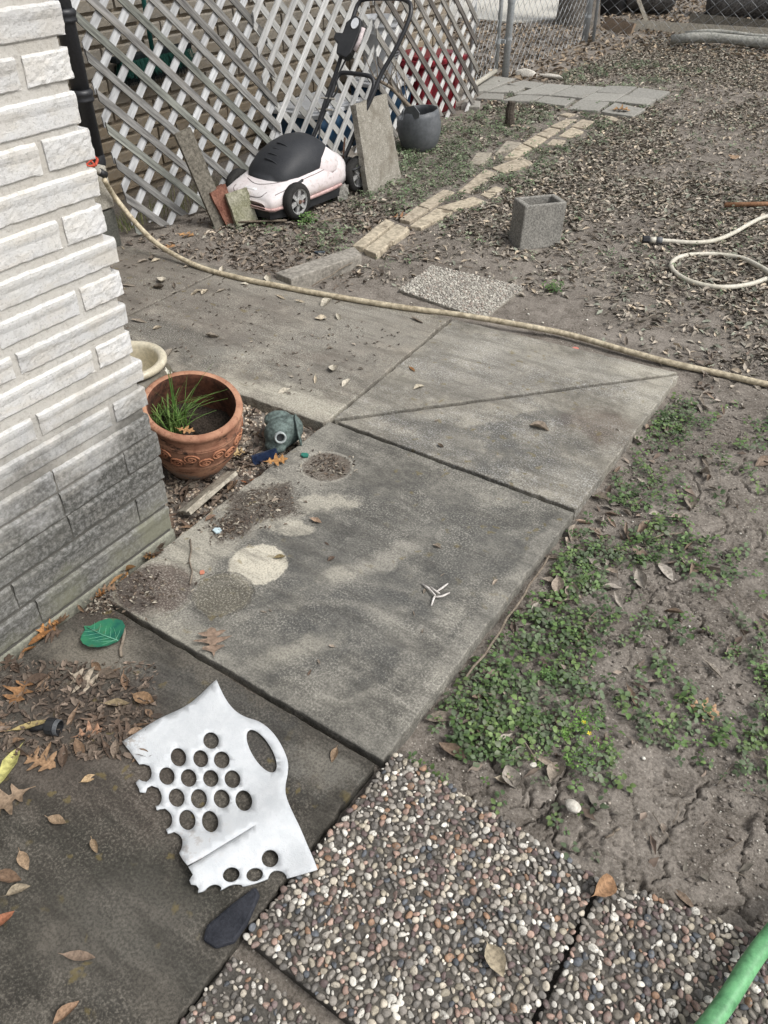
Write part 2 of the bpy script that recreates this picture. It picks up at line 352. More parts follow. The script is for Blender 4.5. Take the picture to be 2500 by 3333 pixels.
def pebble_paver(poly, label, cat, group, vis, seed, ztop=.002, rad=(.0030, .0098), single=True, target=3300, cols=PCOL, mort=None):
    cx = sum(p[0] for p in poly)/len(poly); cy = sum(p[1] for p in poly)/len(poly)
    root = empty('pebble_paver', (cx, cy, -.05), label, cat, group)
    loc = [(x-cx, y-cy) for x, y in poly]
    MB().prism(loc, -.03, ztop+.05-.003).obj('slab', mort or M_PAVER, root, bevel=.006)
    r_ = random.Random(seed); xs = [p[0] for p in loc]; ys = [p[1] for p in loc]
    cell = rad[1]*2.2; grid = {}; items = []
    inner = loc
    for k in range(target*9):
        if len(items) >= target: break
        q = k/(target*9); r = rad[0]+(rad[1]-rad[0])*(max(0, 1-q*1.15)**1.2)*r_.uniform(.55, 1)
        x = r_.uniform(min(xs), max(xs)); y = r_.uniform(min(ys), max(ys))
        if not inpoly(x, y, inner) or not vis(x+cx, y+cy): continue
        gi, gj = int(x//cell), int(y//cell); ok = True
        for i in (-1, 0, 1):
            for j in (-1, 0, 1):
                for (a, b, s) in grid.get((gi+i, gj+j), ()):
                    if (a-x)**2+(b-y)**2 < ((s+r)*.80)**2: ok = False; break
                if not ok: break
            if not ok: break
        if not ok: continue
        grid.setdefault((gi, gj), []).append((x, y, r)); items.append((x, y, r))
    items.sort(key=lambda t: -t[2]*(1 if vis(t[0]+cx, t[1]+cy) else .2))
    SV = []; SF = []; SC = []
    for i, (x, y, r) in enumerate(items):
        c = r_.choice(cols); t_ = r_.uniform(.72, 1.2); c = tuple(min(.75, v*t_) for v in c); V, me = r_.choice(PEBS)
        rz = r_.uniform(0, 6.28); sc = r*1.12; tx, ty = r_.uniform(-.3, .3), r_.uniform(-.3, .3)
        z = ztop+.05-r*r_.uniform(.14, .45)
        if single and i < 300:
            o = link('pebble', me, root, loc=(x, y, z), color=c); o.rotation_euler = (tx, ty, rz); o.scale = (sc, sc*r_.uniform(.85, 1.05), sc)
        else:
            A = np.array(Matrix.Rotation(rz, 3, 'Z') @ Matrix.Rotation(tx, 3, 'X'))
            k = len(SV); 
            if not SV: off = 0
            else: off = sum(len(v) for v in SV)
            SV.append((V*sc)@A.T+np.array([x, y, z])); SC.append(c)
    if SV:
        nv = len(IV); allV = np.concatenate(SV); F = np.array(IF)
        allF = np.concatenate([F+i*nv for i in range(len(SV))])
        me = fastmesh('small_pebbles', allV, allF, np.repeat(np.array(SC), nv, 0)); o = link('small_pebbles', me, root, M_PEBV); o['kind'] = 'stuff'
    return root
def fastmesh(name, V, F, C=None, smooth=True):
    k = F.shape[1]; me = bpy.data.meshes.new(name); me.vertices.add(len(V)); me.vertices.foreach_set('co', np.ascontiguousarray(V, dtype=np.float32).ravel())
    me.loops.add(F.size); me.loops.foreach_set('vertex_index', F.astype(np.int32).ravel())
    me.polygons.add(len(F)); me.polygons.foreach_set('loop_start', np.arange(0, F.size, k)); me.polygons.foreach_set('loop_total', np.full(len(F), k))
    me.update(calc_edges=True)
    if smooth: me.polygons.foreach_set('use_smooth', [True]*len(F))
    if C is not None:
        at_ = me.color_attributes.new('col', 'FLOAT_COLOR', 'POINT'); at_.data.foreach_set('color', np.concatenate([C, np.ones((len(C), 1))], 1).astype(np.float32).ravel())
    return me
pebble_paver([(-.565, .372), (-.062, .365), (-.055, .845), (-.545, .862)], 'pebble-faced square paver touching the white foam sheet', 'paver', 'large pebble pavers', lambda x, y: True, 3, .004)
pebble_paver([(-.050, .395), (.45, .455), (.40, .952), (-.046, .850)], 'pebble-faced paver under the green hose, at the right', 'paver', 'large pebble pavers', lambda x, y: y > .46 and x < .42, 4, .004, target=2900)
pebble_paver([(-.575, -.15), (-.065, -.15), (-.068, .345), (-.563, .338)], 'lowest pebble-faced paver, dirtier, mostly beyond the picture edge', 'paver', 'large pebble pavers', lambda x, y: y > .10 and x < -.18, 5, -.004, target=900, rad=(.003, .0085))
pebble_paver([tuple(at(*p)[:2]) for p in ((1298, 930), (1408, 852), (1708, 922), (1572, 1026))], 'small exposed-aggregate paver in the soil behind the long cream hose', 'paver', None, lambda x, y: True, 6, -.016, (.0035, .0085), False, 1700, [(.46, .44, .385)]*6+[(.38, .355, .31)]*5+[(.28, .26, .23)]*4+[(.33, .28, .24)]*2, simple('aggregate_mortar', (.22, .205, .175), (.31, .29, .25), 9, 120, .95, .5))

# ------------------------------------------------------------------ bricks
N = NT('pale_brick'); oc = N.n('ObjectInfo', 1); v = N.obj(); p = N.pos()
rv = N.n('ObjectInfo', 5); v = N.n('VectorMath', 0, {'operation': 'ADD'}, i0=v, i1=N.n('CombineXYZ', 0, X=N.mul(rv, 31.), Y=N.mul(rv, 17.), Z=0.))
a = N.noise(v, 14, 5, .6); b = N.noise(v, 160, 5, .75); e = N.noise(N.n('Mapping', 0, Vector=v, Scale=(1, 1, 3)), 9, 4)
c = N.mix(N.ramp(a, .35, .7), oc, N.mix(.5, oc, N.mix(1.0, oc, (1.0, .95, .85), 'MULTIPLY')))
c = N.mix(N.mul(N.ramp(e, .50, .60), .28), c, N.mix(1.0, oc, (.88, .79, .65), 'MULTIPLY'))
c = N.mix(N.ramp(b, .46, .36, 0, .5), c, (.28, .27, .25)); c = N.mix(N.ramp(N.noise(v, 38, 5, .7), .46, .36, 0, .35), c, (.33, .32, .30))
sx = N.t.nodes.new('ShaderNodeSeparateXYZ'); N.t.links.new(p, sx.inputs[0])
zz = N.n('Math', 0, {'operation': 'ADD'}, i0=sx.outputs[2], i1=N.ramp(N.noise(p, 5, 5, .65), .25, .75, -.13, .13))
dirt = N.ramp(zz, .56, .34, 0, 1)
near = N.ramp(sx.outputs[0], -2.5, -2.0)      # splash-back and algae only on the near, weather-side wall
dm = N.mul(N.mul(dirt, near), N.ramp(N.noise(p, 80, 5, .8), .44, .62, 1.0, .72))
c = N.mix(dm, c, N.mix(N.ramp(N.noise(p, 3, 3), .4, .6), (.085, .084, .077), (.140, .138, .125)))
c = N.mix(N.mul(N.mul(near, N.ramp(zz, .13, .06, 0, .75)), N.ramp(N.noise(p, 4, 4), .38, .55)), c, (.20, .20, .145))
N.bump(N.n('Math', 0, {'operation': 'ADD'}, i0=N.mul(N.noise(v, 260, 4, .7), .8), i1=N.mul(b, .7)), .5, .006)
M_BRICK = N.done(c, .92, .15)
N = NT('mortar'); p = N.pos(); b = N.noise(p, 130, 5, .75); a = N.noise(p, 6, 4)
c = N.mix(N.ramp(a, .35, .65), (.50, .475, .43), (.56, .545, .51)); c = N.mix(N.ramp(b, .5, .28, 0, .55), c, (.22, .195, .16))
sx = N.t.nodes.new('ShaderNodeSeparateXYZ'); N.t.links.new(p, sx.inputs[0])
zz = N.n('Math', 0, {'operation': 'ADD'}, i0=sx.outputs[2], i1=N.ramp(N.noise(p, 5, 5, .65), .25, .75, -.13, .13))
c = N.mix(N.mul(N.ramp(zz, .56, .34, 0, .95), N.ramp(sx.outputs[0], -2.5, -2.0)), c, (.085, .082, .073))
N.bump(b, .6, .006); M_MORT = N.done(c, .95, .1)
def brick_mesh(L, h, depth, seed, du=.009, nv=8, rough=.0016, edge=.0028, profile=0):
    nu = max(3, int(L/du)); rs = np.random.RandomState(seed); s = seed % 97
    U = np.linspace(0, L, nu); prof = [(-depth, -h/2), (-.004, -h/2)]+[(0, -h/2+h*(k+.35)/nv) for k in range(nv)]+[(-.004, h/2), (-depth, h/2)]
    m = len(prof); V = np.zeros((nu, m, 3))
    for j, (d, z) in enumerate(prof):
        f = (z+h/2)/h
        n1 = fbm(U*55+s, np.full(nu, f*6+s), 3, s)-.5; n2 = fbm(U*140, np.full(nu, f*12+s), 2, s+4)-.5
        x = np.full(nu, d); zz = np.full(nu, z); y = U.copy()
        if 0 < j < m-1:
            x = x+n1*rough*1.1+n2*rough*2.0
            if 1 < j < m-2:
                if profile: x = x+.0030*sstep(.50, .78, f)*(1-sstep(.9, 1, f))-.002*(1-f)
            er = fbm(U*70+9, np.full(nu, (0. if f < .5 else 5.)+s), 3, s+7)-.5
            k = abs(f-.5)*2
            if k > .75: zz = zz+er*edge*2.4*(k-.5)*2; x = x-np.abs(er)*edge*1.5*(k > .9)
        V[:, j, 0] = x; V[:, j, 1] = y; V[:, j, 2] = zz
    for e in (0, nu-1):
        V[e, 2:-2, 0] -= .003; V[e, :, 1] += (rs.rand(m)-.5)*edge*2
    V[1, 2:-2, 0] -= .001; V[-2, 2:-2, 0] -= .001
    idx = np.arange(nu*m).reshape(nu, m)
    F = [(idx[i, j], idx[i+1, j], idx[i+1, j+1], idx[i, j+1]) for i in range(nu-1) for j in range(m-1)]
    F += [tuple(int(q) for q in idx[0, :]), tuple(int(q) for q in idx[-1, ::-1])]
    F = [tuple(int(q) for q in f) for f in F]
    me = mesh('brick', V.reshape(-1, 3), F, False); return me
WX = -1.512
wall = empty('brick_wall', (-1.52, 1.12, 0), 'pale rough brick house wall corner, dark stained at its foot', 'wall')
mb = MB(); 
mb.box((.0015-1.195, -1.6-.006, .9), (2.39, 3.2, 2.0)); mortar = mb.obj('mortar', M_MORT, wall)
MB().prism([(-.45, -3.2), (.004, -3.2), (.006, .006), (-.45, .006)], -.14, .014).obj('footing', simple('footing_concrete', (.17, .17, .14), (.26, .26, .21), 8, 120), wall, bevel=.006)
ZR = [(.03, .098), (.12, .187), (.208, .268), (.285, .345), (.364, .413), (.444, .499), (.518, .575), (.603, .66), (.68, .731), (.753, .809), (.83, .887), (.906, .967), (.986, 1.042), (1.06, 1.121), (1.134, 1.194), (1.215, 1.270), (1.292, 1.348), (1.372, 1.43), (1.452, 1.51), (1.53, 1.588), (1.61, 1.668), (1.69, 1.748), (1.77, 1.83)]
HEAD = {1: [1.02, .62], 3: [1.02, .813, .45], 5: [1.02, .60], 7: [1.012, .66], 9: [1.012, .79, .50], 11: [1.012, .72], 13: [1.012, .80], 15: [1.014, .86]}
for i, (z0, z1) in enumerate(ZR):
    if i % 2: js = list(HEAD.get(i, [1.013, .74]))
    else: js = [.815] if i != 0 else [.66]
    y = js[-1]
    while y > -1.9: y -= .31; js.append(y)
    top = 1.128+((i*37) % 7-3)*.003
    for k, yj in enumerate(js):
        g_ = .008 if i > 4 else .0025
        L = top-yj-g_*(1 if k else .5)-(g_ if k else 0)
        if L < .03: continue
        zs = 0.0 if i > 4 else .012
        rough = k == 0 and i % 2
        me = brick_mesh(L, (z1-z0)+zs, .07, i*50+k*7+1, .009 if yj > .3 else .03, 8 if yj > .3 else 4, .0017 if rough else rnd.choice([.0003, .0005, .0008]), .0017, profile=0 if rough else 1)
        o = link('brick', me, wall, M_BRICK, loc=(WX+1.52, yj+g_-1.12, (z0+z1)/2))
        t = rnd.uniform(.92, 1.06); o.color = (.65*t, .65*t, .645*t, 1)
        top = yj
# back wall of the house behind the lattice
hb = empty('house_wall', (-4.05, 4.6, 0), 'tan brick house wall behind the wooden lattice', 'wall')
mb = MB(); mb.box((-.16-.012, 0.0, 1.15), (.3, 4.98, 2.7)); mb.obj('mortar', simple('mortar_tan', (.24, .20, .15), (.30, .255, .20), 6, 120, .95, .6), hb)
BM = [brick_mesh(.292, .060, .06, 900+i, .016, 5, .0012, .003) for i in range(6)]
for m_ in BM: m_.materials.append(M_BRICK)
for i in range(17):
    z = .01+i*.077; y = -2.45-(.15 if i % 2 else 0)
    while y < 2.35:
        if y+.3 > 2.52: break
        o = link('brick', rnd.choice(BM), hb, loc=(.0+rnd.uniform(-.003, .003), y+.004, z+.035)); t = rnd.uniform(.78, 1.08)
        warm = sstep(.75, .0, z+rnd.uniform(-.12, .12)); o.color = (float(.30+.03*warm)*t, float(.275-.005*warm)*t, float(.235-.04*warm)*t, 1); y += .31  # lowered brick tone: shade behind the lattice is put into the colour

# ------------------------------------------------------------------ lattice
M_SLAT = objcol('weathered_slat', 55, .55, .9, .5, (.10, 1.2, 1), .003, .15, patch=(14, .58, .72, (.22, .205, .18)))
M_SLATW = objcol('painted_slat', 55, .30, .85, .4, (.12, 1.0, 1), .002, .2, patch=(30, .60, .72, (.30, .285, .255)))
def clip(poly, a, b, c):       # keep a*x+b*y<=c
    out = []
    for i in range(len(poly)):
        p, q = poly[i], poly[(i+1) % len(poly)]; dp = a*p[0]+b*p[1]-c; dq = a*q[0]+b*q[1]-c
        if dp <= 0: out.append(p)
        if (dp < 0) != (dq < 0): t = dp/(dp-dq); out.append((p[0]+(q[0]-p[0])*t, p[1]+(q[1]-p[1])*t))
    return out
def lattice(p0, p1, lean, label, front, zoff, cf, cb, ztop=1.45, seed=0, drop=None):
    "p0,p1 foot corners; front '\\' or '/'"
    r_ = random.Random(seed); p0 = Vector((p0[0], p0[1], 0)); p1 = Vector((p1[0], p1[1], 0)); W = (p1-p0).length
    ex = (p1-p0).normalized(); ez = Vector((-lean, 0, 1)).normalized(); nrm = ex.cross(ez).normalized()
    if nrm.x < 0: nrm = -nrm
    root = empty('lattice_panel', p0, label, 'lattice', 'wooden lattice panels leaning on the house wall')
    pitch = .1625; hw = .0195*math.sqrt(2)
    for dirn in ('\\', '/'):
        isf = dirn == front; off = .0055 if isf else -.0055
        ks = range(-2, 26) if dirn == '\\' else range(-14, 14)
        for k in ks:
            zc = zoff+pitch*k+(0 if dirn == '\\' else .03)
            jit = r_.uniform(-.008, .008); zc += jit; tl = r_.uniform(-.012, .012)
            zbot = r_.choice([-.03, -.02, -.01, .0, .02]) if not (drop and r_.random() < drop) else r_.uniform(.02, .12)
            # band in panel plane (s,z)
            sg = -1 if dirn == '\\' else 1
            q = [(-.3, zc-.3*sg-hw), (W+.3, zc+(W+.3)*sg*(1+tl)-hw), (W+.3, zc+(W+.3)*sg*(1+tl)+hw), (-.3, zc-.3*sg+hw)]
            q = clip(q, -1, 0, r_.uniform(-.004, .004)); q = clip(q, 1, 0, W+r_.uniform(-.02, .01)) if q else q
            q = clip(q, 0, -1, -zbot) if q else q; q = clip(q, 0, 1, ztop) if q else q
            if len(q) < 3: continue
            cx = sum(a[0] for a in q)/len(q); cz = sum(a[1] for a in q)/len(q)
            ax = Vector((1, sg)).normalized(); ay = Vector((-ax.y, ax.x))
            loc = [((a-cx)*ax.x+(b-cz)*ax.y, (a-cx)*ay.x+(b-cz)*ay.y) for a, b in q]
            if max(a for a, b in loc)-min(a for a, b in loc) < .06: continue
            mb = MB().prism(loc, -.0042, .0042)
            cc = r_.choice(cf if isf else cb); t = r_.uniform(.85, 1.12); cc = tuple(v*t for v in cc)
            o = mb.obj('slat', M_SLATW if cc[0] > .32 else M_SLAT, root, color=cc)
            X = ex*ax.x+ez*ax.y; Y = ex*ay.x+ez*ay.y; Z = X.cross(Y)
            P_ = ex*cx+ez*cz+nrm*(off+r_.uniform(-.001, .001))
            o.matrix_local = Matrix(((X.x, Y.x, Z.x, P_.x), (X.y, Y.y, Z.y, P_.y), (X.z, Y.z, Z.z, P_.z), (0, 0, 0, 1)))
    return root
GRY = [(.19, .188, .18), (.22, .218, .208), (.245, .24, .23), (.20, .207, .185), (.17, .166, .157)]; WHT = [(.46, .47, .475), (.52, .53, .535), (.41, .415, .42), (.48, .49, .495)]
WH2 = [(.46, .46, .45), (.51, .51, .50), (.42, .42, .41)]; DK = [(.15, .14, .125), (.19, .18, .165), (.22, .21, .19), (.12, .11, .10)]
lattice((-3.52, 2.79), (-3.42, 4.0), .115, 'leftmost lattice panel, grey front slats beside the black downpipe', '\\', .189, GRY, WHT, seed=1)
lattice((-3.46, 3.90), (-3.45, 5.06), .06, 'whitest lattice panel, between the other two, behind the mower handle', '/', .362-.1625*2, WH2, [(.34, .34, .325), (.40, .40, .385), (.30, .295, .275)], seed=2, drop=.4)
lattice((-3.40, 5.04), (-3.38, 6.42), .08, 'rightmost lattice panel, dark front slats in front of the red bin', '\\', .84-.1625*5, DK, [(.48, .475, .46), (.53, .53, .515)], seed=3, drop=.3)
# ------------------------------------------------------------------ plain materials
M_BLKPIPE = simple('black_iron', (.014, .015, .018), (.022, .023, .026), 6, 90, .45, .1, .5)
M_HOSE = simple('cream_hose', (.33, .27, .18), (.50, .44, .32), 14, 45, .6, .25, .35, .5)
M_HOSEW = simple('pale_hose', (.50, .47, .38), (.58, .55, .47), 9, 60, .5, .1, .4, .25)
M_HOSEG = simple('green_hose', (.085, .26, .11), (.135, .35, .16), 11, 38, .5, .2, .4, .4)
M_CONC = simple('block_concrete', (.17, .165, .15), (.27, .26, .235), 9, 110, .95, .7, .15, .5)
M_CONCD = simple('dark_block', (.075, .077, .068), (.115, .115, .10), 9, 110, .95, .6, .15, .4)
M_CONCL = simple('pale_block', (.30, .28, .235), (.38, .36, .31), 9, 110, .95, .6, .15, .4)
M_TAN = objcol('sandstone', 40, .35, .92, .5, patch=(9, .57, .66, (.20, .165, .12)), bd=.004)
M_TILE = objcol('concrete_tile', 60, .25, .92, .4, patch=(5, .56, .72, (.20, .19, .165)))
M_RED = simple('red_plastic', (.25, .018, .030), (.32, .025, .040), 5, 40, .42, .05, .45, .12)
M_WHP = simple('white_plastic', (.55, .57, .60), (.64, .66, .68), 5, 30, .45, .05, .4, .1)
M_BLUE = simple('blue_plastic', (.010, .045, .10), (.014, .06, .125), 5, 30, .4, .05, .45, .1)
M_GPL = simple('grey_plastic', (.085, .092, .10), (.125, .132, .14), 6, 40, .5, .08, .4, .2)
M_STEEL = simple('galvanised_steel', (.27, .29, .30), (.36, .375, .38), 12, 70, .5, .1, .5, .25)
M_BLACK = simple('black_plastic', (.014, .015, .017), (.024, .025, .027), 8, 60, .5, .08, .4, .2)
M_TYRE = simple('tyre', (.018, .018, .018), (.035, .034, .032), 14, 120, .8, .3, .2, .3)
M_BARK = simple('bark', (.10, .085, .07), (.21, .19, .165), 6, 40, .95, .9, .1, .5, .02)
M_LOG = simple('pale_log', (.24, .24, .215), (.34, .335, .30), 5, 40, .9, .4, .15, .4)
M_WOOD = simple('grey_board', (.26, .235, .19), (.38, .35, .29), 5, 70, .9, .4, .15, .4)
M_WOODD = simple('old_board', (.105, .095, .078), (.19, .175, .145), 9, 60, .9, .4, .15, .5)
M_TWIG = simple('twig', (.13, .105, .08), (.22, .185, .145), 20, 120, .9, .3)
# ------------------------------------------------------------------ downpipe, blocks, faucet
px_, py_ = -3.56, 2.675
dp = empty('downpipe', (px_, py_, .36), 'black round downpipe with band joints beside the lattice', 'downpipe')
MB().tube([(0, 0, .04), (0, 0, 2.0)], .044, 20).obj('pipe', M_BLKPIPE, dp, True)
for z in (.33, .66, 1.05):
    mb = MB()
    mb.lathe([(.043, z-.03), (.054, z-.028), (.056, z-.018), (.050, z-.010), (.056, z+.0), (.058, z+.012), (.052, z+.022), (.043, z+.026)], 24)
    mb.box((-.052, 0, z), (.03, .02, .035)); mb.obj('joint_band', M_BLKPIPE, dp, True)
MB().tube(arc([(0, 0, .06), (.005, 0, .02), (-.01, -.03, -.015), (-.03, -.08, -.03)], 4), .043, 16).obj('elbow', M_BLKPIPE, dp, True)
b1 = MB().box((0, 0, .10), (.24, .30, .20)).obj('concrete_block', M_CONCD, None, bevel=.006); b1.location = (-3.545, 2.47, -.01)
tag(b1, 'dark concrete block at the foot of the black downpipe', 'block')
b2 = MB().box((0, 0, .10), (.24, .29, .20)).obj('concrete_block', M_CONCL, None, bevel=.006); b2.location = (-3.54, 2.475, .20)
tag(b2, 'lighter concrete block stacked right under the black downpipe', 'block')
fa = empty('faucet', (-3.36, 2.50, .425), 'garden faucet with red wheel handle beside the black downpipe', 'faucet', rot=(R(25), R(25), 0))
M_BRASS = simple('dull_brass', (.30, .28, .24), (.38, .36, .32), 30, 90, .4, .1, .5); M_REDP = simple('red_paint', (.45, .06, .035), (.52, .09, .05), 20, 60, .5, .1)
MB().tube(arc([(-.12, -.03, .01), (-.03, 0, .012), (0, .0, .0), (.012, .02, -.035)], 4), .014, 12).obj('body', M_BRASS, fa, True)
MB().tube([(0, 0, .0), (0, 0, .045)], .010, 10).obj('stem', M_BRASS, fa, True)
mb = MB(); ring = [(.030*math.cos(t)*(1+.06*math.cos(6*t)), .030*math.sin(t)*(1+.06*math.cos(6*t)), .048) for t in np.linspace(0, 6.2832, 25)]
mb.tube(ring, .0065, 8, False)
for k in range(4):
    t = k*math.pi/2; mb.tube([(0, 0, .05), (.03*math.cos(t), .03*math.sin(t), .048)], .004, 6)
mb.obj('wheel_handle', M_REDP, fa, True)
MB().tube([(.010, .016, -.03), (.022, .036, -.062)], .018, 14).obj('hose_connector', M_BLACK, fa, True)
# ------------------------------------------------------------------ hoses
hp = [Vector((-3.345, 2.535, .365))]+[atD(x, y, z) for x, y, z in ((250, 428, .25), (300, 489, .135), (350, 534, .055), (430, 576, .013), (520, 601, .012), (600, 617, .012), (700, 636, .012), (850, 661, .012), (1000, 681, .012), (1130, 703, .004), (1230, 723, -.010), (1350, 757, -.014), (1450, 784, -.016), (1560, 808, -.018), (1659, 830, -.018), (1800, 852, -.018), (1990, 868, -.018))]
ho = empty('garden_hose', hp[5], 'long cream garden hose running from the faucet across the walkway', 'hose')
mb = MB().tube([p-hp[5] for p in arc(hp, 6)], .0125, 12); mb.obj('hose_tube', M_HOSE, ho, True)
base = atD(1600, 590, -.01)
lp = [atD(x, y, z) for x, y, z in ((1760, 560, 0), (1700, 575, 0), (1659, 600, .004), (1610, 616, 0), (1550, 620, 0), (1490, 607, 0), (1455, 585, 0), (1452, 566, 0), (1480, 552, 0), (1540, 549, .002), (1600, 557, .006), (1640, 575, .022), (1672, 594, .028), (1720, 612, .004), (1790, 640, 0))]
o = MB().tube([p-base for p in arc(lp, 6)], .0115, 12).obj('hose_loop', M_HOSEW, None, True); o.location = base
tag(o, 'white hose lying in a loop on the bare soil', 'hose')
he = empty('hose_end', atD(1400, 518, 0), 'pale hose end with dark coupling lying on dry leaves', 'hose'); b_ = he.location.copy()
ep = [atD(x, y, z) for x, y, z in ((1424, 519, .016), (1450, 521, .012), (1500, 524, .012), (1545, 519, .012), (1585, 503, .012), (1620, 483, .012), (1660, 466, .012), (1750, 452, .012))]
MB().tube([p-b_ for p in arc(ep, 5)], .0115, 12).obj('hose_tube', M_HOSEW, he, True)
dv = (atD(1383, 517, .017)-atD(1424, 519, .017)); q0 = atD(1426, 519, .017)-b_
MB().tube([q0+dv*-.1, q0+dv*.22], .0165, 12).obj('collar', M_GPL, he, True)
MB().tube([q0+dv*.22, q0+dv*.55], .0155, 12).obj('sleeve', M_HOSEW, he, True)
MB().tube([q0+dv*.55, q0+dv*.60, q0+dv*.9, q0+dv*.95], [.017, .021, .021, .017], 8).obj('coupling', M_BLACK, he, False)
MB().tube([q0+dv*.95, q0+dv*1.05], .013, 12).obj('brass_tip', M_HOSE, he, True)
p0, p1 = atD(1566, 442, .012), atD(1800, 441, .012)
o = MB().tube([(0, 0, 0), (p1-p0)*.5+Vector((0, 0, .004)), p1-p0], .013, 10).obj('rusty_pipe', simple('rust', (.24, .12, .065), (.33, .19, .11), 12, 70, .9, .4), None, True); o.location = p0
tag(o, 'rusty brown pipe on the leaves at the right edge', 'pipe')
gp = [Vector(v) for v in ((.05, .22, .03), (.10, .42, .035), (.165, .60, .045), (.205, .73, .05), (.235, .86, .05), (.285, 1.00, .035), (.38, 1.15, .0), (.55, 1.30, -.015), (.8, 1.4, -.018))]
o = MB().tube([p-gp[3] for p in arc(gp, 8)], .0165, 16).obj('green_hose', M_HOSEG, None, True); o.location = gp[3]
tag(o, 'green rubber hose crossing the pebble paver', 'hose')
# ------------------------------------------------------------------ mower
MX, MY = -3.145, 3.70
mw = empty('lawn_mower', (MX, MY, -.012), 'faded pink and white electric lawn mower with black motor cover', 'lawn mower', rot=(0, 0, R(-2)))
N = NT('faded_shell'); v = N.obj(); a = N.noise(v, 7, 5, .6); b = N.noise(v, 45, 5, .7)
c = N.mix(N.ramp(a, .35, .65), (.62, .55, .55), (.68, .655, .655)); c = N.mix(N.ramp(b, .52, .64, 0, .55), c, (.36, .31, .28)); zs_ = N.t.nodes.new('ShaderNodeSeparateXYZ'); N.t.links.new(v, zs_.inputs[0]); c = N.mix(N.mul(N.ramp(zs_.outputs[2], .15, .09, 0, .75), N.ramp(a, .35, .55)), c, (.40, .30, .26)); c = N.mix(N.mul(N.ramp(N.noise(v, 3, 3), .5, .62), .5), c, (.70, .68, .68))
M_SHELL = N.done(c, .5, .35); M_STRIPE = simple('pink_stripe', (.46, .28, .26), (.56, .40, .38), 8, 50, .6, .1)
M_COVER = simple('black_cover', (.018, .020, .024), (.034, .036, .040), 5, 120, .55, .15, .35, .2); M_RIM = simple('grey_rim', (.26, .26, .26), (.38, .38, .37), 20, 80, .6, .2)
def loft(secs, n=28, cap=True):
    "secs: (y, halfwidth, zlow, ztop, exponent)"
    V = []; F = []
    for (y, hw_, z0, z1, ex) in secs:
        for k in range(n):
            t = math.pi*k/(n-1); cs, sn = math.cos(t), math.sin(t)
            V.append((hw_*math.copysign(abs(cs)**(2/ex), cs), y, z0+(z1-z0)*abs(sn)**(2/ex)))
    for i in range(len(secs)-1):
        for k in range(n-1): F.append((i*n+k, i*n+k+1, (i+1)*n+k+1, (i+1)*n+k))
        F.append((i*n+n-1, i*n, (i+1)*n, (i+1)*n+n-1))
    if cap: F += [tuple(range(n)), tuple(range(len(secs)*n-1, (len(secs)-1)*n-1, -1))]
    return V, F
mb = MB(); mb.add(*loft([(-.388, .14, .075, .112, 5), (-.383, .172, .07, .130, 5), (-.362, .192, .07, .152, 4.5), (-.28, .205, .085, .180, 3.6), (-.18, .218, .085, .205, 3.6), (-.05, .222, .085, .225, 3.4), (.10, .222, .085, .238, 3.2), (.20, .215, .085, .245, 3), (.27, .195, .09, .245, 2.8), (.32, .16, .12, .225, 2.8), (.345, .12, .14, .20, 2.8)]))
mb.obj('shell', M_SHELL, mw, True)
mb = MB(); mb.add(*loft([(-.396, .15, .076, .09, 8), (-.390, .178, .076, .090, 8), (-.366, .198, .076, .092, 8), (-.28, .2115, .076, .094, 8), (-.18, .2245, .076, .094, 8), (-.05, .2285, .076, .096, 8), (.10, .2285, .076, .098, 8), (.20, .2215, .078, .098, 8)]))
mb.obj('pink_skirt', M_STRIPE, mw, True)
mb = MB(); mb.add(*loft([(-.375, .16, .026, .082, 8), (-.28, .205, .026, .084, 8), (.18, .218, .026, .086, 8), (.30, .18, .03, .12, 6)])); mb.obj('underdeck', M_BLACK, mw)
mb = MB(); mb.add(*loft([(-.255, .06, .17, .190, 2.2), (-.24, .115, .17, .225, 2.3), (-.20, .150, .175, .268, 2.4), (-.13, .172, .18, .315, 2.4), (-.04, .180, .19, .350, 2.3), (.05, .180, .20, .365, 2.2), (.13, .172, .21, .355, 2.2), (.19, .150, .21, .325, 2.2), (.225, .105, .215, .275, 2.2), (.235, .06, .22, .245, 2.2)], 36))
mb.obj('motor_cover', M_COVER, mw, True)
mb = MB(); V_, F_ = loft([(.02, .07, .165, .20, 2.2), (.04, .105, .165, .250, 2.2), (.08, .125, .165, .287, 2.2), (.13, .132, .165, .302, 2.2), (.18, .125, .165, .294, 2.2), (.23, .10, .165, .265, 2.2), (.26, .07, .165, .24, 2.2)], 30); mb.add([(x+.078, y, z) for x, y, z in V_], F_); mb.obj('side_hump', M_SHELL, mw, True)
for k in range(4):
    y = -.195+k*.038; zt = .272+k*.0195
    MB().tube([(x, y+.004, zt+.01-(x/.172)**2*.10) for x in np.linspace(-.02, .10, 7)], .0035, 6).obj('vent_ridge', M_COVER, mw, True)
MB().prism([(-.05, -.352), (.04, -.352), (.05, -.285), (-.06, -.285)], .13, .163).obj('name_plate', simple('plate_white', (.62, .60, .60), (.70, .68, .68), 8, 40, .5, .1), mw, bevel=.008)
M_SEAM = simple('seam_shadow_gap', (.10, .085, .085), (.16, .14, .135), 20, 60, .8)
def on_shell(x, y):
    S = [(-.388, .14, .075, .112, 5), (-.383, .172, .07, .130, 5), (-.362, .192, .07, .152, 4.5), (-.28, .205, .085, .180, 3.6), (-.18, .218, .085, .205, 3.6), (-.05, .222, .085, .225, 3.4), (.10, .222, .085, .238, 3.2), (.20, .215, .085, .245, 3), (.27, .195, .09, .245, 2.8)]
    ys = [s[0] for s in S]; v = [np.interp(y, ys, [s[k] for s in S]) for k in range(1, 5)]
    return v[1]+(v[2]-v[1])*max(0, 1-(abs(x)/v[0])**v[3])**(1/v[3])
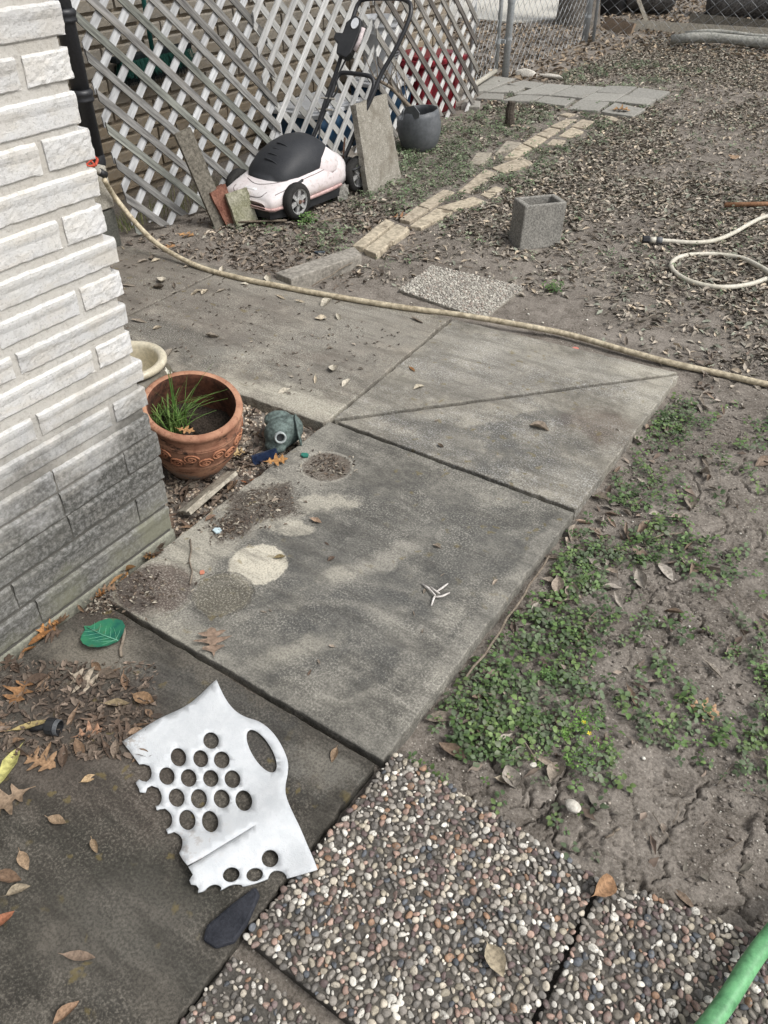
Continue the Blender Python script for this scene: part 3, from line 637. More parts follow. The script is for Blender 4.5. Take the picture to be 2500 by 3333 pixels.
for nm, pts_ in (('panel_seam', [(-.12, -.34), (-.10, -.375), (0, -.382), (.10, -.375), (.12, -.34)]), ('panel_seam', [(.17, -.33), (.185, -.25), (.19, -.15), (.195, .0), (.19, .15)]), ('panel_seam', [(-.09, -.27), (0, -.30), (.09, -.27), (.15, -.20)])):
    MB().tube([(x, y, on_shell(x, y)+.0005) for x, y in [(p.x, p.y) for p in arc([(x, y, 0) for x, y in pts_], 6)]], .0022, 5).obj(nm, M_SEAM, mw, True)
def wheel(x, y, r, wd):
    s = 1 if x > 0 else -1
    wr = empty('wheel', (x, y, r)); wr.parent = mw
    mb = MB(); prof = [(r*.70, -wd/2), (r*.93, -wd/2), (r, -wd/4), (r, wd/4), (r*.93, wd/2), (r*.70, wd/2)]
    mb.lathe(prof, 32); mb.V = [(z, a, b) for a, b, z in mb.V]; mb.obj('tyre', M_TYRE, wr, True)
    mb = MB(); mb.lathe([(r*.72, -wd*.42), (r*.72, wd*.42), (r*.64, wd*.40), (r*.62, wd*.28)], 32); mb.lathe([(.004, wd*.52), (r*.20, wd*.50), (r*.24, wd*.25), (r*.24, -wd*.2)], 20)
    mb.V = [(z*s, a, b) for a, b, z in mb.V]
    for k in range(6):
        q = k*math.pi/3+.3; mb.box((s*wd*.22, math.cos(q)*r*.44, math.sin(q)*r*.44), (wd*.25, r*.48, r*.20), Matrix.Rotation(q, 3, 'X'))
    mb.obj('rim', M_RIM, wr, False)
    MB().tube([(s*wd*.4, 0, 0), (s*wd*.62, 0, 0)], r*.12, 8).obj('hub_bolt', simple('rusty_bolt', (.10, .06, .045), (.16, .10, .07), 20, 80, .8), wr, False)
    return wr
wheel(.222, -.215, .098, .05); wheel(-.222, -.215, .098, .05); wheel(.205, .37, .102, .05); wheel(-.205, .37, .102, .05)
MB().tube(arc([(.235, -.21, .10), (.225, -.26, .13), (.215, -.20, .175), (.21, -.14, .19)], 4), .008, 8).obj('height_lever', M_BLACK, mw, True)
MB().box((0, .36, .13), (.30, .10, .11)).obj('rear_guard', M_BLACK, mw, bevel=.015)
MB().tube([(.20, .28, .14), (.24, .30, .15), (.24, .36, .155)], .008, 6).obj('rear_latch', M_BLACK, mw, True)
MB().tube([(.12, .34, .16), (.125, .36, .30)], .006, 6).obj('rusty_rod', simple('rusty_rod_metal', (.12, .07, .05), (.18, .11, .08), 20, 80, .9), mw, True)
def ml(*p): return mw_inv @ Vector(p)
bpy.context.view_layer.update(); mw_inv = mw.matrix_world.inverted()
lo = [ml(-3.27, 3.99, .16), ml(-3.225, 4.10, .34), ml(-3.195, 4.19, .49), ml(-3.185, 4.225, .555), ml(-3.165, 4.245, .583), ml(-3.12, 4.25, .590), ml(-3.0, 4.25, .592), ml(-2.955, 4.25, .588), ml(-2.928, 4.245, .57), ml(-2.915, 4.22, .53), ml(-2.93, 4.15, .42), ml(-2.985, 4.02, .19)]
MB().tube(arc(lo, 4), .0125, 12).obj('lower_handle', M_BLKPIPE, mw, True)
up = [ml(-3.235, 4.085, .31), ml(-3.225, 4.17, .45), ml(-3.21, 4.25, .57), ml(-3.19, 4.34, .74), ml(-3.185, 4.42, .86), ml(-3.175, 4.455, .915), ml(-3.13, 4.47, .94), ml(-2.93, 4.48, .955), ml(-2.86, 4.475, .95), ml(-2.815, 4.46, .93), ml(-2.797, 4.42, .87), ml(-2.83, 4.34, .735), ml(-2.885, 4.27, .61), ml(-2.905, 4.20, .50), ml(-2.94, 4.12, .37)]
MB().tube(arc(up, 4), .0125, 12).obj('upper_handle', M_BLKPIPE, mw, True)
sw = empty('switch_box', ml(-3.150, 4.33, .76)); sw.parent = mw; sw.rotation_euler = (R(-32), R(14), R(12))
pr = [(-.035, -.115), (.03, -.120), (.05, -.085), (.055, .05), (.035, .105), (-.01, .115), (-.045, .06), (-.042, .0), (-.085, -.01), (-.085, -.045), (-.05, -.06)]
mb = MB(); mb.add([(x, -.032, z) for x, z in pr]+[(x, .032, z) for x, z in pr], [tuple(range(len(pr))), tuple(range(2*len(pr)-1, len(pr)-1, -1))]+[(i, len(pr)+i, len(pr)+(i+1) % len(pr), (i+1) % len(pr)) for i in range(len(pr))])
mb.obj('housing', M_BLACK, sw, bevel=.006)
MB().tube([(.058, -.01, -.06), (.066, -.012, .0), (.060, -.01, .07)], .013, 8).obj('bail_grip', simple('pink_grip', (.42, .36, .36), (.55, .48, .48), 12, 60, .6), sw, True)
mb = MB(); e_ = [(.0+.022*math.cos(t)+.010, .07+.030*math.sin(t)) for t in np.linspace(0, 6.283, 20, endpoint=False)]
mb.add([(x, -.036, z) for x, z in e_]+[(x, -.030, z) for x, z in e_], [tuple(range(20)), tuple(range(39, 19, -1))]+[(i, 20+i, 20+(i+1) % 20, (i+1) % 20) for i in range(20)]); mb.obj('oval_sticker', M_WHP, sw)
MB().tube(arc([ml(-3.15, 4.29, .66), ml(-3.175, 4.22, .56), ml(-3.16, 4.20, .50), ml(-3.20, 4.14, .42), ml(-3.215, 4.09, .33), ml(-3.17, 4.0, .20)], 5), .0055, 6).obj('power_cord', M_BLACK, mw, True)
for z, y in ((.40, 4.135), (.455, 4.165)):
    MB().tube([ml(-3.26, y, z), ml(-3.155, y, z+.005)], .006, 6).obj('handle_bolt', M_BRASS, mw)
# ------------------------------------------------------------------ leaning slab, broken planter
A, B = Vector((-2.822, 4.045, -.02)), Vector((-2.830, 4.42, -.02)); Dn = Vector((-2.914, 4.05, .475)); Cn = Vector((-2.935, 4.40, .475))
n_ = (B-A).cross(Dn-A).normalized(); n_ = n_ if n_.x < 0 else -n_
ls = empty('leaning_slab', A, 'rough tan concrete slab leaning upright against the mower wheel', 'slab')
q = [A, B, Cn, Dn]; V = []
nu, nv = 14, 18; rs = np.random.RandomState(3); mb = MB()
for side in (0, 1):
    for i in range(nu+1):
        for j in range(nv+1):
            s, t = i/nu, j/nv; p = (A*(1-s)+B*s)*(1-t)+(Dn*(1-s)+Cn*s)*t
            e = 1 if (i in (0, nu) or j in (0, nv)) else 0
            V.append(p-A+n_*(.048*side)+n_*float(rs.uniform(-.0012, .0012))+Vector((0, rs.uniform(-.004, .004)*e, rs.uniform(-.004, .004)*e))+(n_*(.004 if side == 0 else -.004))*e)
W_ = nv+1; off = (nu+1)*W_; F = []
for i in range(nu):
    for j in range(nv):
        a = i*W_+j; F.append((a, a+W_, a+W_+1, a+1)); b = off+a; F.append((b, b+1, b+W_+1, b+W_))
for j in range(nv):
    F.append((j, j+1, off+j+1, off+j)); a = nu*W_+j; F.append((a, off+a, off+a+1, a+1))
for i in range(nu):
    a = i*W_; F.append((a, off+a, off+a+W_, a+W_)); a = i*W_+nv; F.append((a, a+W_, off+a+W_, off+a))
N = NT('rough_slab'); v = N.obj(); st = N.noise(N.n('Mapping', 0, Vector=v, Scale=(1, 1, .6)), 22, 5, .7); b = N.noise(v, 150, 5, .75)
c = N.mix(N.ramp(st, .35, .7), (.25, .232, .195), (.36, .34, .295)); c = N.mix(N.ramp(b, .50, .42, 0, .7), c, (.13, .12, .10)); c = N.mix(N.ramp(N.noise(v, 60, 4, .7), .55, .62, 0, .6), c, (.45, .43, .38)); c = N.mix(N.ramp(N.noise(v, 5, 4), .58, .7, 0, .6), c, (.15, .13, .10))
N.bump(N.n('Math', 0, {'operation': 'ADD'}, i0=b, i1=st), .6, .006)
mb.add(V, F).obj('slab_face', N.done(c, .95, .1), ls)
pl = empty('broken_planter', (-3.10, 5.085, -.03), 'broken grey plastic planter pot with jagged rim by the lattice', 'planter', rot=(R(4), R(-5), 0))
def jag(i, q):
    if i in (6, 7):
        k = (q+1.9) % 6.283
        notch = -.10*max(0, 1-abs(q-3.75)/.75)**.5 if abs(q-3.75) < .75 else (.012 if 4.55 < q < 5.1 else 0)
        return (0, notch+.0015*math.sin(11*q))
    return (0.002*math.sin(24*q), 0)
MB().lathe([(.075, .0), (.095, .01), (.130, .055), (.150, .12), (.155, .18), (.148, .235), (.142, .27), (.132, .27), (.139, .235), (.145, .18), (.120, .055), (.0, .03)], 48, jit=jag).obj('pot_shell', M_GPL, pl, True)
q = [(-.02, -.02), (.09, -.005), (.10, .03), (.06, .075), (-.01, .06), (-.03, .02)]
mb = MB(); mb.add([(x, -.135-.02*z, .26+z) for x, z in q]+[(x, -.129-.02*z, .26+z) for x, z in q], [tuple(range(6)), tuple(range(11, 5, -1))]+[(i, 6+i, 6+(i+1) % 6, (i+1) % 6) for i in range(6)]); mb.obj('rim_shard', M_GPL, pl)
br = empty('dead_branch', (-3.12, 5.05, .2), 'dead branch sticking out of the broken grey planter', 'branch')
MB().tube([(.02, .03, -.10), (-.03, -.02, .05), (-.12, -.14, .19), (-.20, -.26, .27)], [.016, .015, .012, .008], 8).obj('stem', M_TWIG, br, True)
for k in range(9):
    a = Vector((-.05-.018*k, -.05-.024*k, .09+.022*k)); d = Vector((rnd.uniform(-.12, .12), rnd.uniform(-.10, .10), rnd.uniform(.08, .25)))
    MB().tube([a, a+d*.5+Vector((rnd.uniform(-.02, .02), 0, 0)), a+d], [.004, .003, .0015], 5).obj('twig', M_TWIG, br, True)
# ------------------------------------------------------------------ bins and buckets behind the lattice
def rbox(sx, sy, z0, z1, taper, rad, n=6):
    def ring(hx, hy, z):
        out = []
        for cx, cy, a0 in ((1, 1, 0), (-1, 1, 90), (-1, -1, 180), (1, -1, 270)):
            for k in range(n+1):
                t = R(a0+90*k/n); out.append((cx*(hx-rad)+rad*math.cos(t), cy*(hy-rad)+rad*math.sin(t), z))
        return out
    rings = [ring(sx/2*(taper+(1-taper)*t), sy/2*(taper+(1-taper)*t), z0+(z1-z0)*t) for t in (0, .5, 1)]
    m = len(rings[0]); V = sum(rings, []); F = [(i*m+k, i*m+(k+1) % m, (i+1)*m+(k+1) % m, (i+1)*m+k) for i in range(2) for k in range(m)]
    F += [tuple(range(m-1, -1, -1)), tuple(range(2*m, 3*m))]; return V, F
rb = empty('storage_bin', (-3.68, 6.02, -.02), 'red plastic storage bin with lid behind the rightmost lattice', 'bin', rot=(R(-3), 0, 0))
mb = MB(); mb.add(*rbox(.40, .66, 0, .37, .86, .05)); mb.obj('tub', M_RED, rb, True)
mb = MB(); mb.add(*rbox(.45, .72, .365, .405, 1.0, .05)); mb.add(*rbox(.36, .60, .405, .428, 1.0, .06)); mb.obj('lid', M_RED, rb, bevel=.006)
for y in (-.2, 0, .2): MB().box((.185, y, .19), (.03, .05, .34)).obj('rib', M_RED, rb, bevel=.01)
def tote(loc, name, label, sx, sy, h):
    t = empty(name, loc, label, 'bin'); mb = MB(); mb.add(*rbox(sx, sy, 0, h-.03, .88, .05)); mb.obj('tub', M_BLUE, t, True)
    mb = MB(); mb.add(*rbox(sx+.04, sy+.04, h-.035, h-.008, 1, .05)); mb.add(*rbox(sx-.04, sy-.04, h-.008, h+.008, 1, .05)); mb.obj('lid', M_WHP, t, bevel=.005); return t
tote((-3.73, 4.72, -.02), 'storage_bin', 'dark blue storage bin with white lid behind the middle lattice', .40, .58, .30)
tote((-3.72, 5.50, -.02), 'storage_bin', 'blue bin with white lid standing under the white bucket', .36, .38, .33)
bk = empty('bucket', (-3.74, 5.53, .325), 'tall white plastic bucket behind the lattice', 'bucket')
MB().lathe([(.0, .0), (.128, .0), (.132, .01), (.142, .27), (.150, .275), (.152, .285), (.145, .29), (.146, .315), (.156, .318), (.157, .33), (.148, .335), (.150, .36), (.156, .362), (.156, .372), (.145, .372), (.138, .30), (.125, .02), (0, .012)], 40).obj('bucket_body', M_WHP, bk, True)
for r_ in range(7):
    MB().box((.1375+.0012*0, -.015, .10+.018*r_), (.004, .07 if r_ % 3 else .075, .006)).obj('print_line', M_GPL, bk)
# ------------------------------------------------------------------ push broom hung on the wall
bm_ = empty('push_broom', (-3.99, 3.55, .66), 'dark green push broom hanging on the wall behind the leftmost lattice', 'broom')
M_GRNB = simple('green_bristle', (.010, .055, .042), (.016, .085, .065), 20, 80, .7, .1); M_DKGR = simple('dark_bristle', (.008, .012, .014), (.012, .018, .02), 20, 80, .8)
MB().box((-.01, 0, .05), (.06, .58, .03)).obj('head', M_DKGR, bm_, bevel=.006)
MB().tube([(.02, -.02, .05), (.05, -.06, .8)], .013, 10).obj('handle', simple('green_handle', (.02, .12, .11), (.03, .16, .14), 8, 40, .5), bm_, True)
for mname, zlo, zhi, y0, y1, mt, dx in (('upper_bristles', -.035, .04, -.27, .27, M_GRNB, .012), ('lower_bristles', -.085, .02, -.27, .27, M_DKGR, -.012)):
    mb = MB()
    for k in range(900):
        y = rnd.uniform(y0, y1); x = rnd.uniform(-.028, .028)+dx; a = Vector((x, y, zhi)); b = Vector((x*1.5+rnd.uniform(-.02, .02), y*1.04+rnd.uniform(-.02, .02), zlo+rnd.uniform(-.012, .02)))
        mb.add([a+Vector((0, -.0012, 0)), a+Vector((0, .0012, 0)), b+Vector((.0, .001, 0)), b+Vector((0, -.001, 0))], [(0, 1, 2, 3)])
    o = mb.obj(mname, mt, bm_); o['kind'] = 'stuff'
MB().tube(arc([(.02, .29, .0), (.03, .33, .015), (.035, .36, -.01)], 4), .003, 5).obj('hanging_string', M_GRNB, bm_, True)
MB().tube([(.02, .0, -.10), (.05, .06, -.40)], .003, 5).obj('black_string', M_BLACK, bm_, True)
# ------------------------------------------------------------------ scrap beside the mower
def oriented_box(name, a, b, wv, th, mat, label, cat, rough=0):
    a, b = Vector(a), Vector(b); ax = (b-a); L = ax.length; ax.normalize(); wv = Vector(wv); wd = wv.length; w_ = (wv-ax*wv.dot(ax)).normalized(); t = ax.cross(w_)
    bm = bmesh.new(); bmesh.ops.create_cube(bm, size=1)
    bmesh.ops.subdivide_edges(bm, edges=bm.edges, cuts=3, use_grid_fill=True); rs = random.Random(len(label))
    for v in bm.verts:
        c = v.co; p = ax*(c.x+.5)*L+w_*c.y*wd+t*c.z*th
        v.co = p+Vector((rs.uniform(-1, 1), rs.uniform(-1, 1), rs.uniform(-1, 1)))*rough
    me = bpy.data.meshes.new(name); bm.to_mesh(me); bm.free(); o = link(name, me, None, mat); o.location = a; return tag(o, label, cat)
oriented_box('old_plank', (-3.245, 3.185, -.03), (-3.36, 3.10, .47), (.035, .085, .02), .028, M_WOODD, 'mossy old plank propped against the leftmost lattice', 'plank', .002)
oriented_box('red_brick', (-3.215, 3.24, -.02), (-3.275, 3.20, .165), (.03, .095, .02), .055, simple('red_brick', (.13, .05, .035), (.24, .12, .085), 14, 90, .95, .6), 'broken red brick standing between the plank and the mossy block', 'brick', .003)
oriented_box('mossy_block', (-3.135, 3.27, -.02), (-3.20, 3.275, .145), (.055, .115, .02), .055, simple('mossy_concrete', (.17, .17, .10), (.33, .32, .25), 14, 90, .95, .7), 'mossy grey concrete brick propped in front of the mower', 'brick', .004)
oriented_box('stump_stone', at(1110, 650, -.02), at(1110, 650, -.02)+Vector((.0, .01, .085)), (.03, .07, 0), .05, M_CONC, 'small rough stone beside the mower skirt', 'stone', .006)
pk = [at(*p) for p in ((897, 906), (949, 928), (1178, 846), (1153, 820))]; c0 = pk[0]
o = MB().prism([(p.x-c0.x, p.y-c0.y) for p in pk], -.04, .030).obj('flat_board', simple('grey_weathered_wood', (.20, .185, .16), (.30, .28, .245), 7, 60, .9, .4, .15, .4), None, bevel=.005); o.location = (c0.x, c0.y, 0); tag(o, 'weathered grey board lying on the soil next to the cream hose', 'board')
# ------------------------------------------------------------------ cinder block
cb = empty('cinder_block', (-1.665, 3.92, -.015), 'hollow grey cinder block standing on the bare soil', 'block')
bt = [Vector(p) for p in ((-1.79, 3.865, 0), (-1.678, 3.775, 0), (-1.525, 3.955, 0), (-1.637, 4.045, 0))]; tp = [p+Vector((-.004, .030, .198)) for p in bt]
c0 = Vector(cb.location); ctr = sum(tp, Vector())/4
def rr_(q, k, dz=0): cc = sum(q, Vector())/4; return [cc+(p-cc)*k+Vector((0, 0, dz)) for p in q]
it = rr_(tp, .74); ib = rr_(tp, .66, -.19)
V = [p-c0-Vector((0, 0, .028)) for p in bt]+[p-c0 for p in tp+it+ib]
F = [(3, 2, 1, 0)]+[(i, (i+1) % 4, 4+(i+1) % 4, 4+i) for i in range(4)]+[(4+i, 4+(i+1) % 4, 8+(i+1) % 4, 8+i) for i in range(4)]+[(8+i, 8+(i+1) % 4, 12+(i+1) % 4, 12+i) for i in range(4)]+[(12, 13, 14, 15)]
MB().add(V, F).obj('block_shell', M_CONC, cb, bevel=.008, seg=3)
# ------------------------------------------------------------------ tan path stones and grey tiles
def C5(*ps): return [at(1300+.7233*x, 300+.7233*y, -.02) for x, y in ps]
def C4(*ps): return [at(1500+.6028*x, .6028*y, -.01) for x, y in ps]
def SP(*ps): return [at(x, y, -.02) for x, y in ps]
def flag(name, pts, th, mat, col, label, cat, group, dz=0):
    c = sum(pts, Vector())/len(pts); rs = random.Random(len(label)*7+int(c.y*1000))
    P_ = []
    for i in range(len(pts)):
        a, b = pts[i]-c, pts[(i+1) % len(pts)]-c
        for t in (.0, .33, .66): P_.append((a.lerp(b, t).x+rs.uniform(-.003, .003), a.lerp(b, t).y+rs.uniform(-.003, .003)))
    if sum(P_[i][0]*P_[(i+1) % len(P_)][1]-P_[(i+1) % len(P_)][0]*P_[i][1] for i in range(len(P_))) < 0: P_.reverse()
    o = MB().prism(P_, -th*.6-.02, th*.4).obj(name, mat, None, bevel=.005, color=col); o.location = (c.x, c.y, c.z+dz)
    o.rotation_euler = (rs.uniform(-.02, .02), rs.uniform(-.02, .02), 0)
    return tag(o, label, cat, group)
T1, T2_, T3_ = (.43, .375, .285), (.38, .33, .255), (.31, .28, .228)
EXP = [pk]
GT = 'tan stones of the winding garden edging'
for pts, col, lab in (
 (SP((1146, 808), (1184, 812), (1284, 733), (1256, 722)), T1, 'narrow yellowish edging stone nearest the grey board'),
 (SP((1186, 818), (1224, 836), (1335, 758), (1293, 738)), T1, 'broad yellowish edging stone nearest the grey board'),
 (C5((0, 582), (50, 592), (130, 540), (80, 525)), T2_, 'edging stone with a split end, second pair from the grey board'),
 (C5((85, 522), (135, 537), (250, 460), (200, 448)), T2_, 'long tan edging stone in the left row beyond the split stone'),
 (C5((45, 612), (100, 622), (240, 550), (165, 535)), T1, 'pale edging stone in the right row beside the split stone'),
 (C5((167, 527), (243, 541), (385, 505), (330, 483)), T1, 'pale edging stone pointing at the cinder block'),
 (C5((362, 470), (402, 486), (470, 447), (430, 435)), T1, 'small tan edging fragment left of the cinder block'),
 (C5((265, 455), (320, 466), (440, 375), (385, 358)), T2_, 'plain tan slab in the middle of the winding edging'),
 (C5((415, 350), (465, 373), (600, 330), (552, 302)), T2_, 'raised tan edging stone with a dark front side'),
 (C5((312, 330), (375, 339), (415, 282), (350, 282)), T3_, 'greyish flat stone left of the winding edging'),
 (C5((432, 286), (520, 262), (550, 236), (480, 228)), T3_, 'greyish stone touching the long tan row'),
 (C5((468, 306), (533, 304), (600, 262), (550, 240)), T1, 'first stone of the long straight tan row'),
 (C5((553, 238), (603, 259), (662, 220), (612, 202)), T1, 'second stone of the long straight tan row'),
 (C5((615, 200), (665, 217), (725, 178), (675, 166)), T2_, 'third stone of the long straight tan row'),
 (C5((678, 163), (728, 175), (800, 130), (745, 132)), T2_, 'last stone of the long straight tan row'),
 (C5((660, 246), (730, 251), (750, 226), (690, 220)), T2_, 'small tan stone beside the long straight row, nearer'),
 (C5((715, 206), (765, 213), (830, 186), (775, 168)), T1, 'pale stone in the right row near the grey tiles'),
 (C5((772, 164), (832, 172), (878, 140), (820, 130)), T2_, 'farthest stone of the right row near the grey tiles'),
 (C5((720, 110), (760, 118), (792, 108), (750, 100)), T2_, 'thin tan chip between the edging and the grey tiles'),
 (C5((903, 112), (945, 136), (1000, 138), (958, 118)), T2_, 'triangular pale chip beside the nearest grey tile')):
    flag('edging_stone', pts, .020, M_TAN, col, lab, 'stone', GT, .009); EXP.append(pts)
GL = (.28, .272, .245)
for pts, lab in (
 (C4((60, 507), (140, 502), (295, 432), (165, 420)), 'grey paving tile under the gate bottom rail'),
 (C4((145, 508), (290, 512), (362, 476), (238, 470)), 'grey paving tile next to the gate tile'),
 (C4((250, 466), (385, 489), (447, 459), (330, 447)), 'grey paving tile at the foot of the fence post'),
 (C4((295, 521), (480, 526), (600, 472), (460, 460)), 'grey paving tile in the rear row, third from the fence'),
 (C4((490, 528), (655, 541), (772, 479), (612, 471)), 'grey paving tile in the rear row, with a dark spot'),
 (C4((728, 508), (885, 520), (950, 480), (790, 474)), 'grey paving tile in the rear row, second from the right end'),
 (C4((892, 531), (1060, 546), (1127, 508), (957, 485)), 'grey paving tile at the rear right corner'),
 (C4((637, 551), (827, 560), (888, 523), (722, 511)), 'grey paving tile in the middle row, left'),
 (C4((832, 561), (1000, 579), (1054, 546), (888, 527)), 'grey paving tile in the middle row beside a brown leaf'),
 (C4((220, 556), (380, 561), (445, 526), (310, 523)), 'grey paving tile in the front row, beside the post stump'),
 (C4((400, 563), (560, 586), (620, 545), (450, 529)), 'grey paving tile in the front row, second from the stump'),
 (C4((575, 599), (740, 611), (800, 566), (640, 553)), 'grey paving tile in the front row, second from its right end'),
 (C4((757, 616), (925, 641), (995, 601), (827, 567)), 'grey paving tile nearest, at the right end of the front row'),
 (C4((80, 541), (225, 551), (232, 520), (120, 515)), 'small grey tile beside an oak leaf near the lattice'),
 (C4((0, 586), (100, 591), (105, 560), (20, 548)), 'worn pale tile at the right foot of the lattice')):
    flag('paving_tile', pts, .035, M_TILE, tuple(v*q_ for q_ in (rnd.uniform(.9, 1.08),) for v in GL), lab, 'tile', 'grey tiles by the gate', .006); EXP.append(pts)
# ------------------------------------------------------------------ gate, fence, far yard
def chain(a, b, z0, z1, sag=0, seed=0, w=.07, h=.058, r=.0024):
    a = Vector((a[0], a[1], 0)); b = Vector((b[0], b[1], 0)); L = (b-a).length; d = (b-a)/L; n = Vector((-d.y, d.x, 0)); mb = MB(); rs = random.Random(seed)
    m = int((z1-z0)/h)
    for i in range(int(L/w)):
        pts = []
        for k in range(m+1):
            s = i*w+(w*1.02 if (k+i) % 2 else -w*.02); pts.append(a+d*min(L, max(0, s))+Vector((0, 0, z0+k*h))+n*(.004 if k % 2 else -.004)+n*sag*math.sin(3.1*s/L)*math.sin(k*.3))
        mb.tube(pts, r, 3, False)
    return mb
def rel(mb, c):
    c = Vector(c); mb.V = [(v[0]-c.x, v[1]-c.y, v[2]-c.z) for v in mb.V]; return mb
P0 = Vector((-3.70, 7.56, -.02)); P1 = Vector((-3.87, 9.88, -.02)); G0 = Vector((-3.62, 6.72, -.02))
gt = empty('fence_gate', G0, 'chain-link gate with galvanised frame next to the lattice', 'gate')
MB().tube([(0, 0, .06), (0, 0, 1.25)], .019, 12).obj('frame_upright', M_STEEL, gt, True)
g1 = Vector((-3.772, 7.50, -.02))-G0
MB().tube([g1+Vector((0, 0, .06)), g1+Vector((0, 0, 1.25))], .019, 12).obj('frame_upright', M_STEEL, gt, True)
MB().tube([(0, 0, .07), g1+Vector((0, 0, .07))], .0215, 12).obj('bottom_rail', simple('pale_rail', (.34, .32, .27), (.44, .42, .36), 20, 80, .6, .2), gt, True)
MB().tube([(0, 0, 1.23), g1+Vector((0, 0, 1.23))], .019, 12).obj('top_rail', M_STEEL, gt, True)
rel(chain((G0.x, G0.y), (G0.x+g1.x, G0.y+g1.y), .06, 1.2, seed=1), G0).obj('wire_mesh', M_STEEL, gt)
for z in (.31, .95):
    mb = MB(); mb.lathe([(.019, z-.02), (.026, z-.02), (.026, z+.02), (.019, z+.02)], 14, (g1.x, g1.y, 0)); mb.box(g1+Vector((.035, .03, z)), (.06, .045, .03)); mb.obj('hinge', M_STEEL, gt)
po = empty('fence_post', P0, 'thick galvanised fence post standing at the gate', 'post')
MB().tube([(0, 0, -.1), (0, 0, 1.4)], .032, 16).obj('post_tube', M_STEEL, po, True)
for z in (.33, .62, 1.0): MB().lathe([(.031, z-.012), (.036, z-.012), (.036, z+.012), (.031, z+.012)], 16).obj('band', M_STEEL, po)
p2 = empty('fence_post', P1, 'far galvanised corner post of the chain-link fence', 'post')
MB().tube([(0, 0, -.1), (0, 0, 1.4)], .036, 16).obj('post_tube', M_STEEL, p2, True)
MB().tube([(.09, .03, 0), (.07, .0, 1.3)], .018, 10).obj('brace_tube', M_STEEL, p2, True)
for z in (.25, .45): MB().lathe([(.035, z-.015), (.041, z-.015), (.041, z+.015), (.035, z+.015)], 16).obj('band', M_STEEL, p2)
f1 = empty('chain_link_fence', (P0.x, P0.y, 0), 'chain-link fence between the gate post and the far corner post', 'fence')
rel(chain((P0.x, P0.y), (P1.x, P1.y), .0, 1.15, .02, 2), (P0.x, P0.y, 0)).obj('wire_mesh', M_STEEL, f1)
P2 = Vector((.4, 10.35, 0))
f2 = empty('chain_link_fence', (P1.x, P1.y, 0), 'chain-link fence running right from the far corner post', 'fence')
rel(chain((P1.x, P1.y), (P2.x, P2.y), .0, 1.15, .03, 3), (P1.x, P1.y, 0)).obj('wire_mesh', M_STEEL, f2)
dr = MB().prism([(-14, 10.4), (-5.15, 10.55), (-4.55, 11.35), (-4.6, 30), (-14, 30)], -.05, .012).obj('driveway', simple('driveway_concrete', (.46, .44, .39), (.54, .52, .465), 1.2, 60, .9, .2), None, bevel=.01); dr['kind'] = 'structure'
st = empty('post_stump', at(1655, 415, -.02), 'short dark rotten wooden stump before the grey tiles', 'stump')
MB().tube([(0, 0, -.03), (.006, .0, .06), (-.004, .004, .12), (.006, .01, .18)], [.040, .036, .034, .030], 10).obj('stump_wood', simple('rotten_wood', (.05, .042, .036), (.10, .085, .07), 18, 80, .95, .9, .1, .5, .01), st)
ws = at(1705, 248, -.01)
def rock(name, c, d, seed, mat, label, cat, sub=3, group=None):
    V, F = ico(sub); rs = np.random.RandomState(seed)
    for k in range(7):
        q = rs.randn(3); q /= np.linalg.norm(q); V = V+np.outer(np.clip(V@q-.15, 0, 1), q)*rs.uniform(-.55, .3)
    V = V*np.array(d)/2; V += rs.randn(*V.shape)*min(d)*.02
    o = link(name, mesh(name, V, F, True), None, mat); o.location = c; return tag(o, label, cat, group)
M_ROCK = simple('pale_stone', (.48, .45, .39), (.60, .57, .51), 10, 90, .9, .4)
rock('white_rock', ws+Vector((0, 0, .02)), (.26, .12, .09), 2, M_ROCK, 'white rock lying at the foot of the gate post', 'rock')
rock('pale_rock', at(1800, 255, 0)+Vector((0, 0, .01)), (.30, .09, .05), 5, M_ROCK, 'long flat pale stone behind the grey tiles', 'rock')
# far yard behind the fence
tr = empty('tree', (-4.42, 10.95, -.02), 'tree trunk with pale bark behind the far corner post', 'tree')
MB().tube(arc([(0, 0, -.1), (.0, 0, .1), (-.02, .02, .5), (.02, 0, 1.2), (0, .05, 2.6), (.1, .1, 4.2)], 4), [.30-.008*i for i in range(21)], 16).obj('trunk', M_BARK, tr, True)
mb = MB()
for k in range(9):
    a = Vector((.05, .05, 2.6+.17*k)); q = k*2.4; d = Vector((math.cos(q)*.95, math.sin(q)*.95, .55+.04*k)); mb.tube([a, a+d*.5+Vector((0, 0, .05)), a+d], [.05, .03, .012], 6)
mb.obj('limbs', M_BARK, tr, True)
Vs = []; rs = np.random.RandomState(5); n_l = 2600
cc = rs.randn(n_l, 3); cc /= np.linalg.norm(cc, axis=1)[:, None]; cc = cc*(rs.rand(n_l, 1)**.4)*np.array([1.25, 1.25, .85])+np.array([.1, .1, 4.3]); cc += .25*np.sin(cc*4.1)
u1 = rs.randn(n_l, 3); u1 /= np.linalg.norm(u1, axis=1)[:, None]; u2 = np.cross(u1, rs.randn(n_l, 3)); u2 /= np.linalg.norm(u2, axis=1)[:, None]
Q = np.stack([cc, cc+u1*.05+u2*.03, cc+u1*.11, cc+u1*.05-u2*.03], 1).reshape(-1, 3); Fq = np.arange(n_l*4).reshape(-1, 4)
cme = fastmesh('crown', Q, Fq, np.repeat(np.array([.05, .085, .03])*rs.uniform(.6, 1.4, (n_l, 1)), 4, 0), False); link('crown', cme, tr, vcol('tree_leaf', .7, 20, .2))
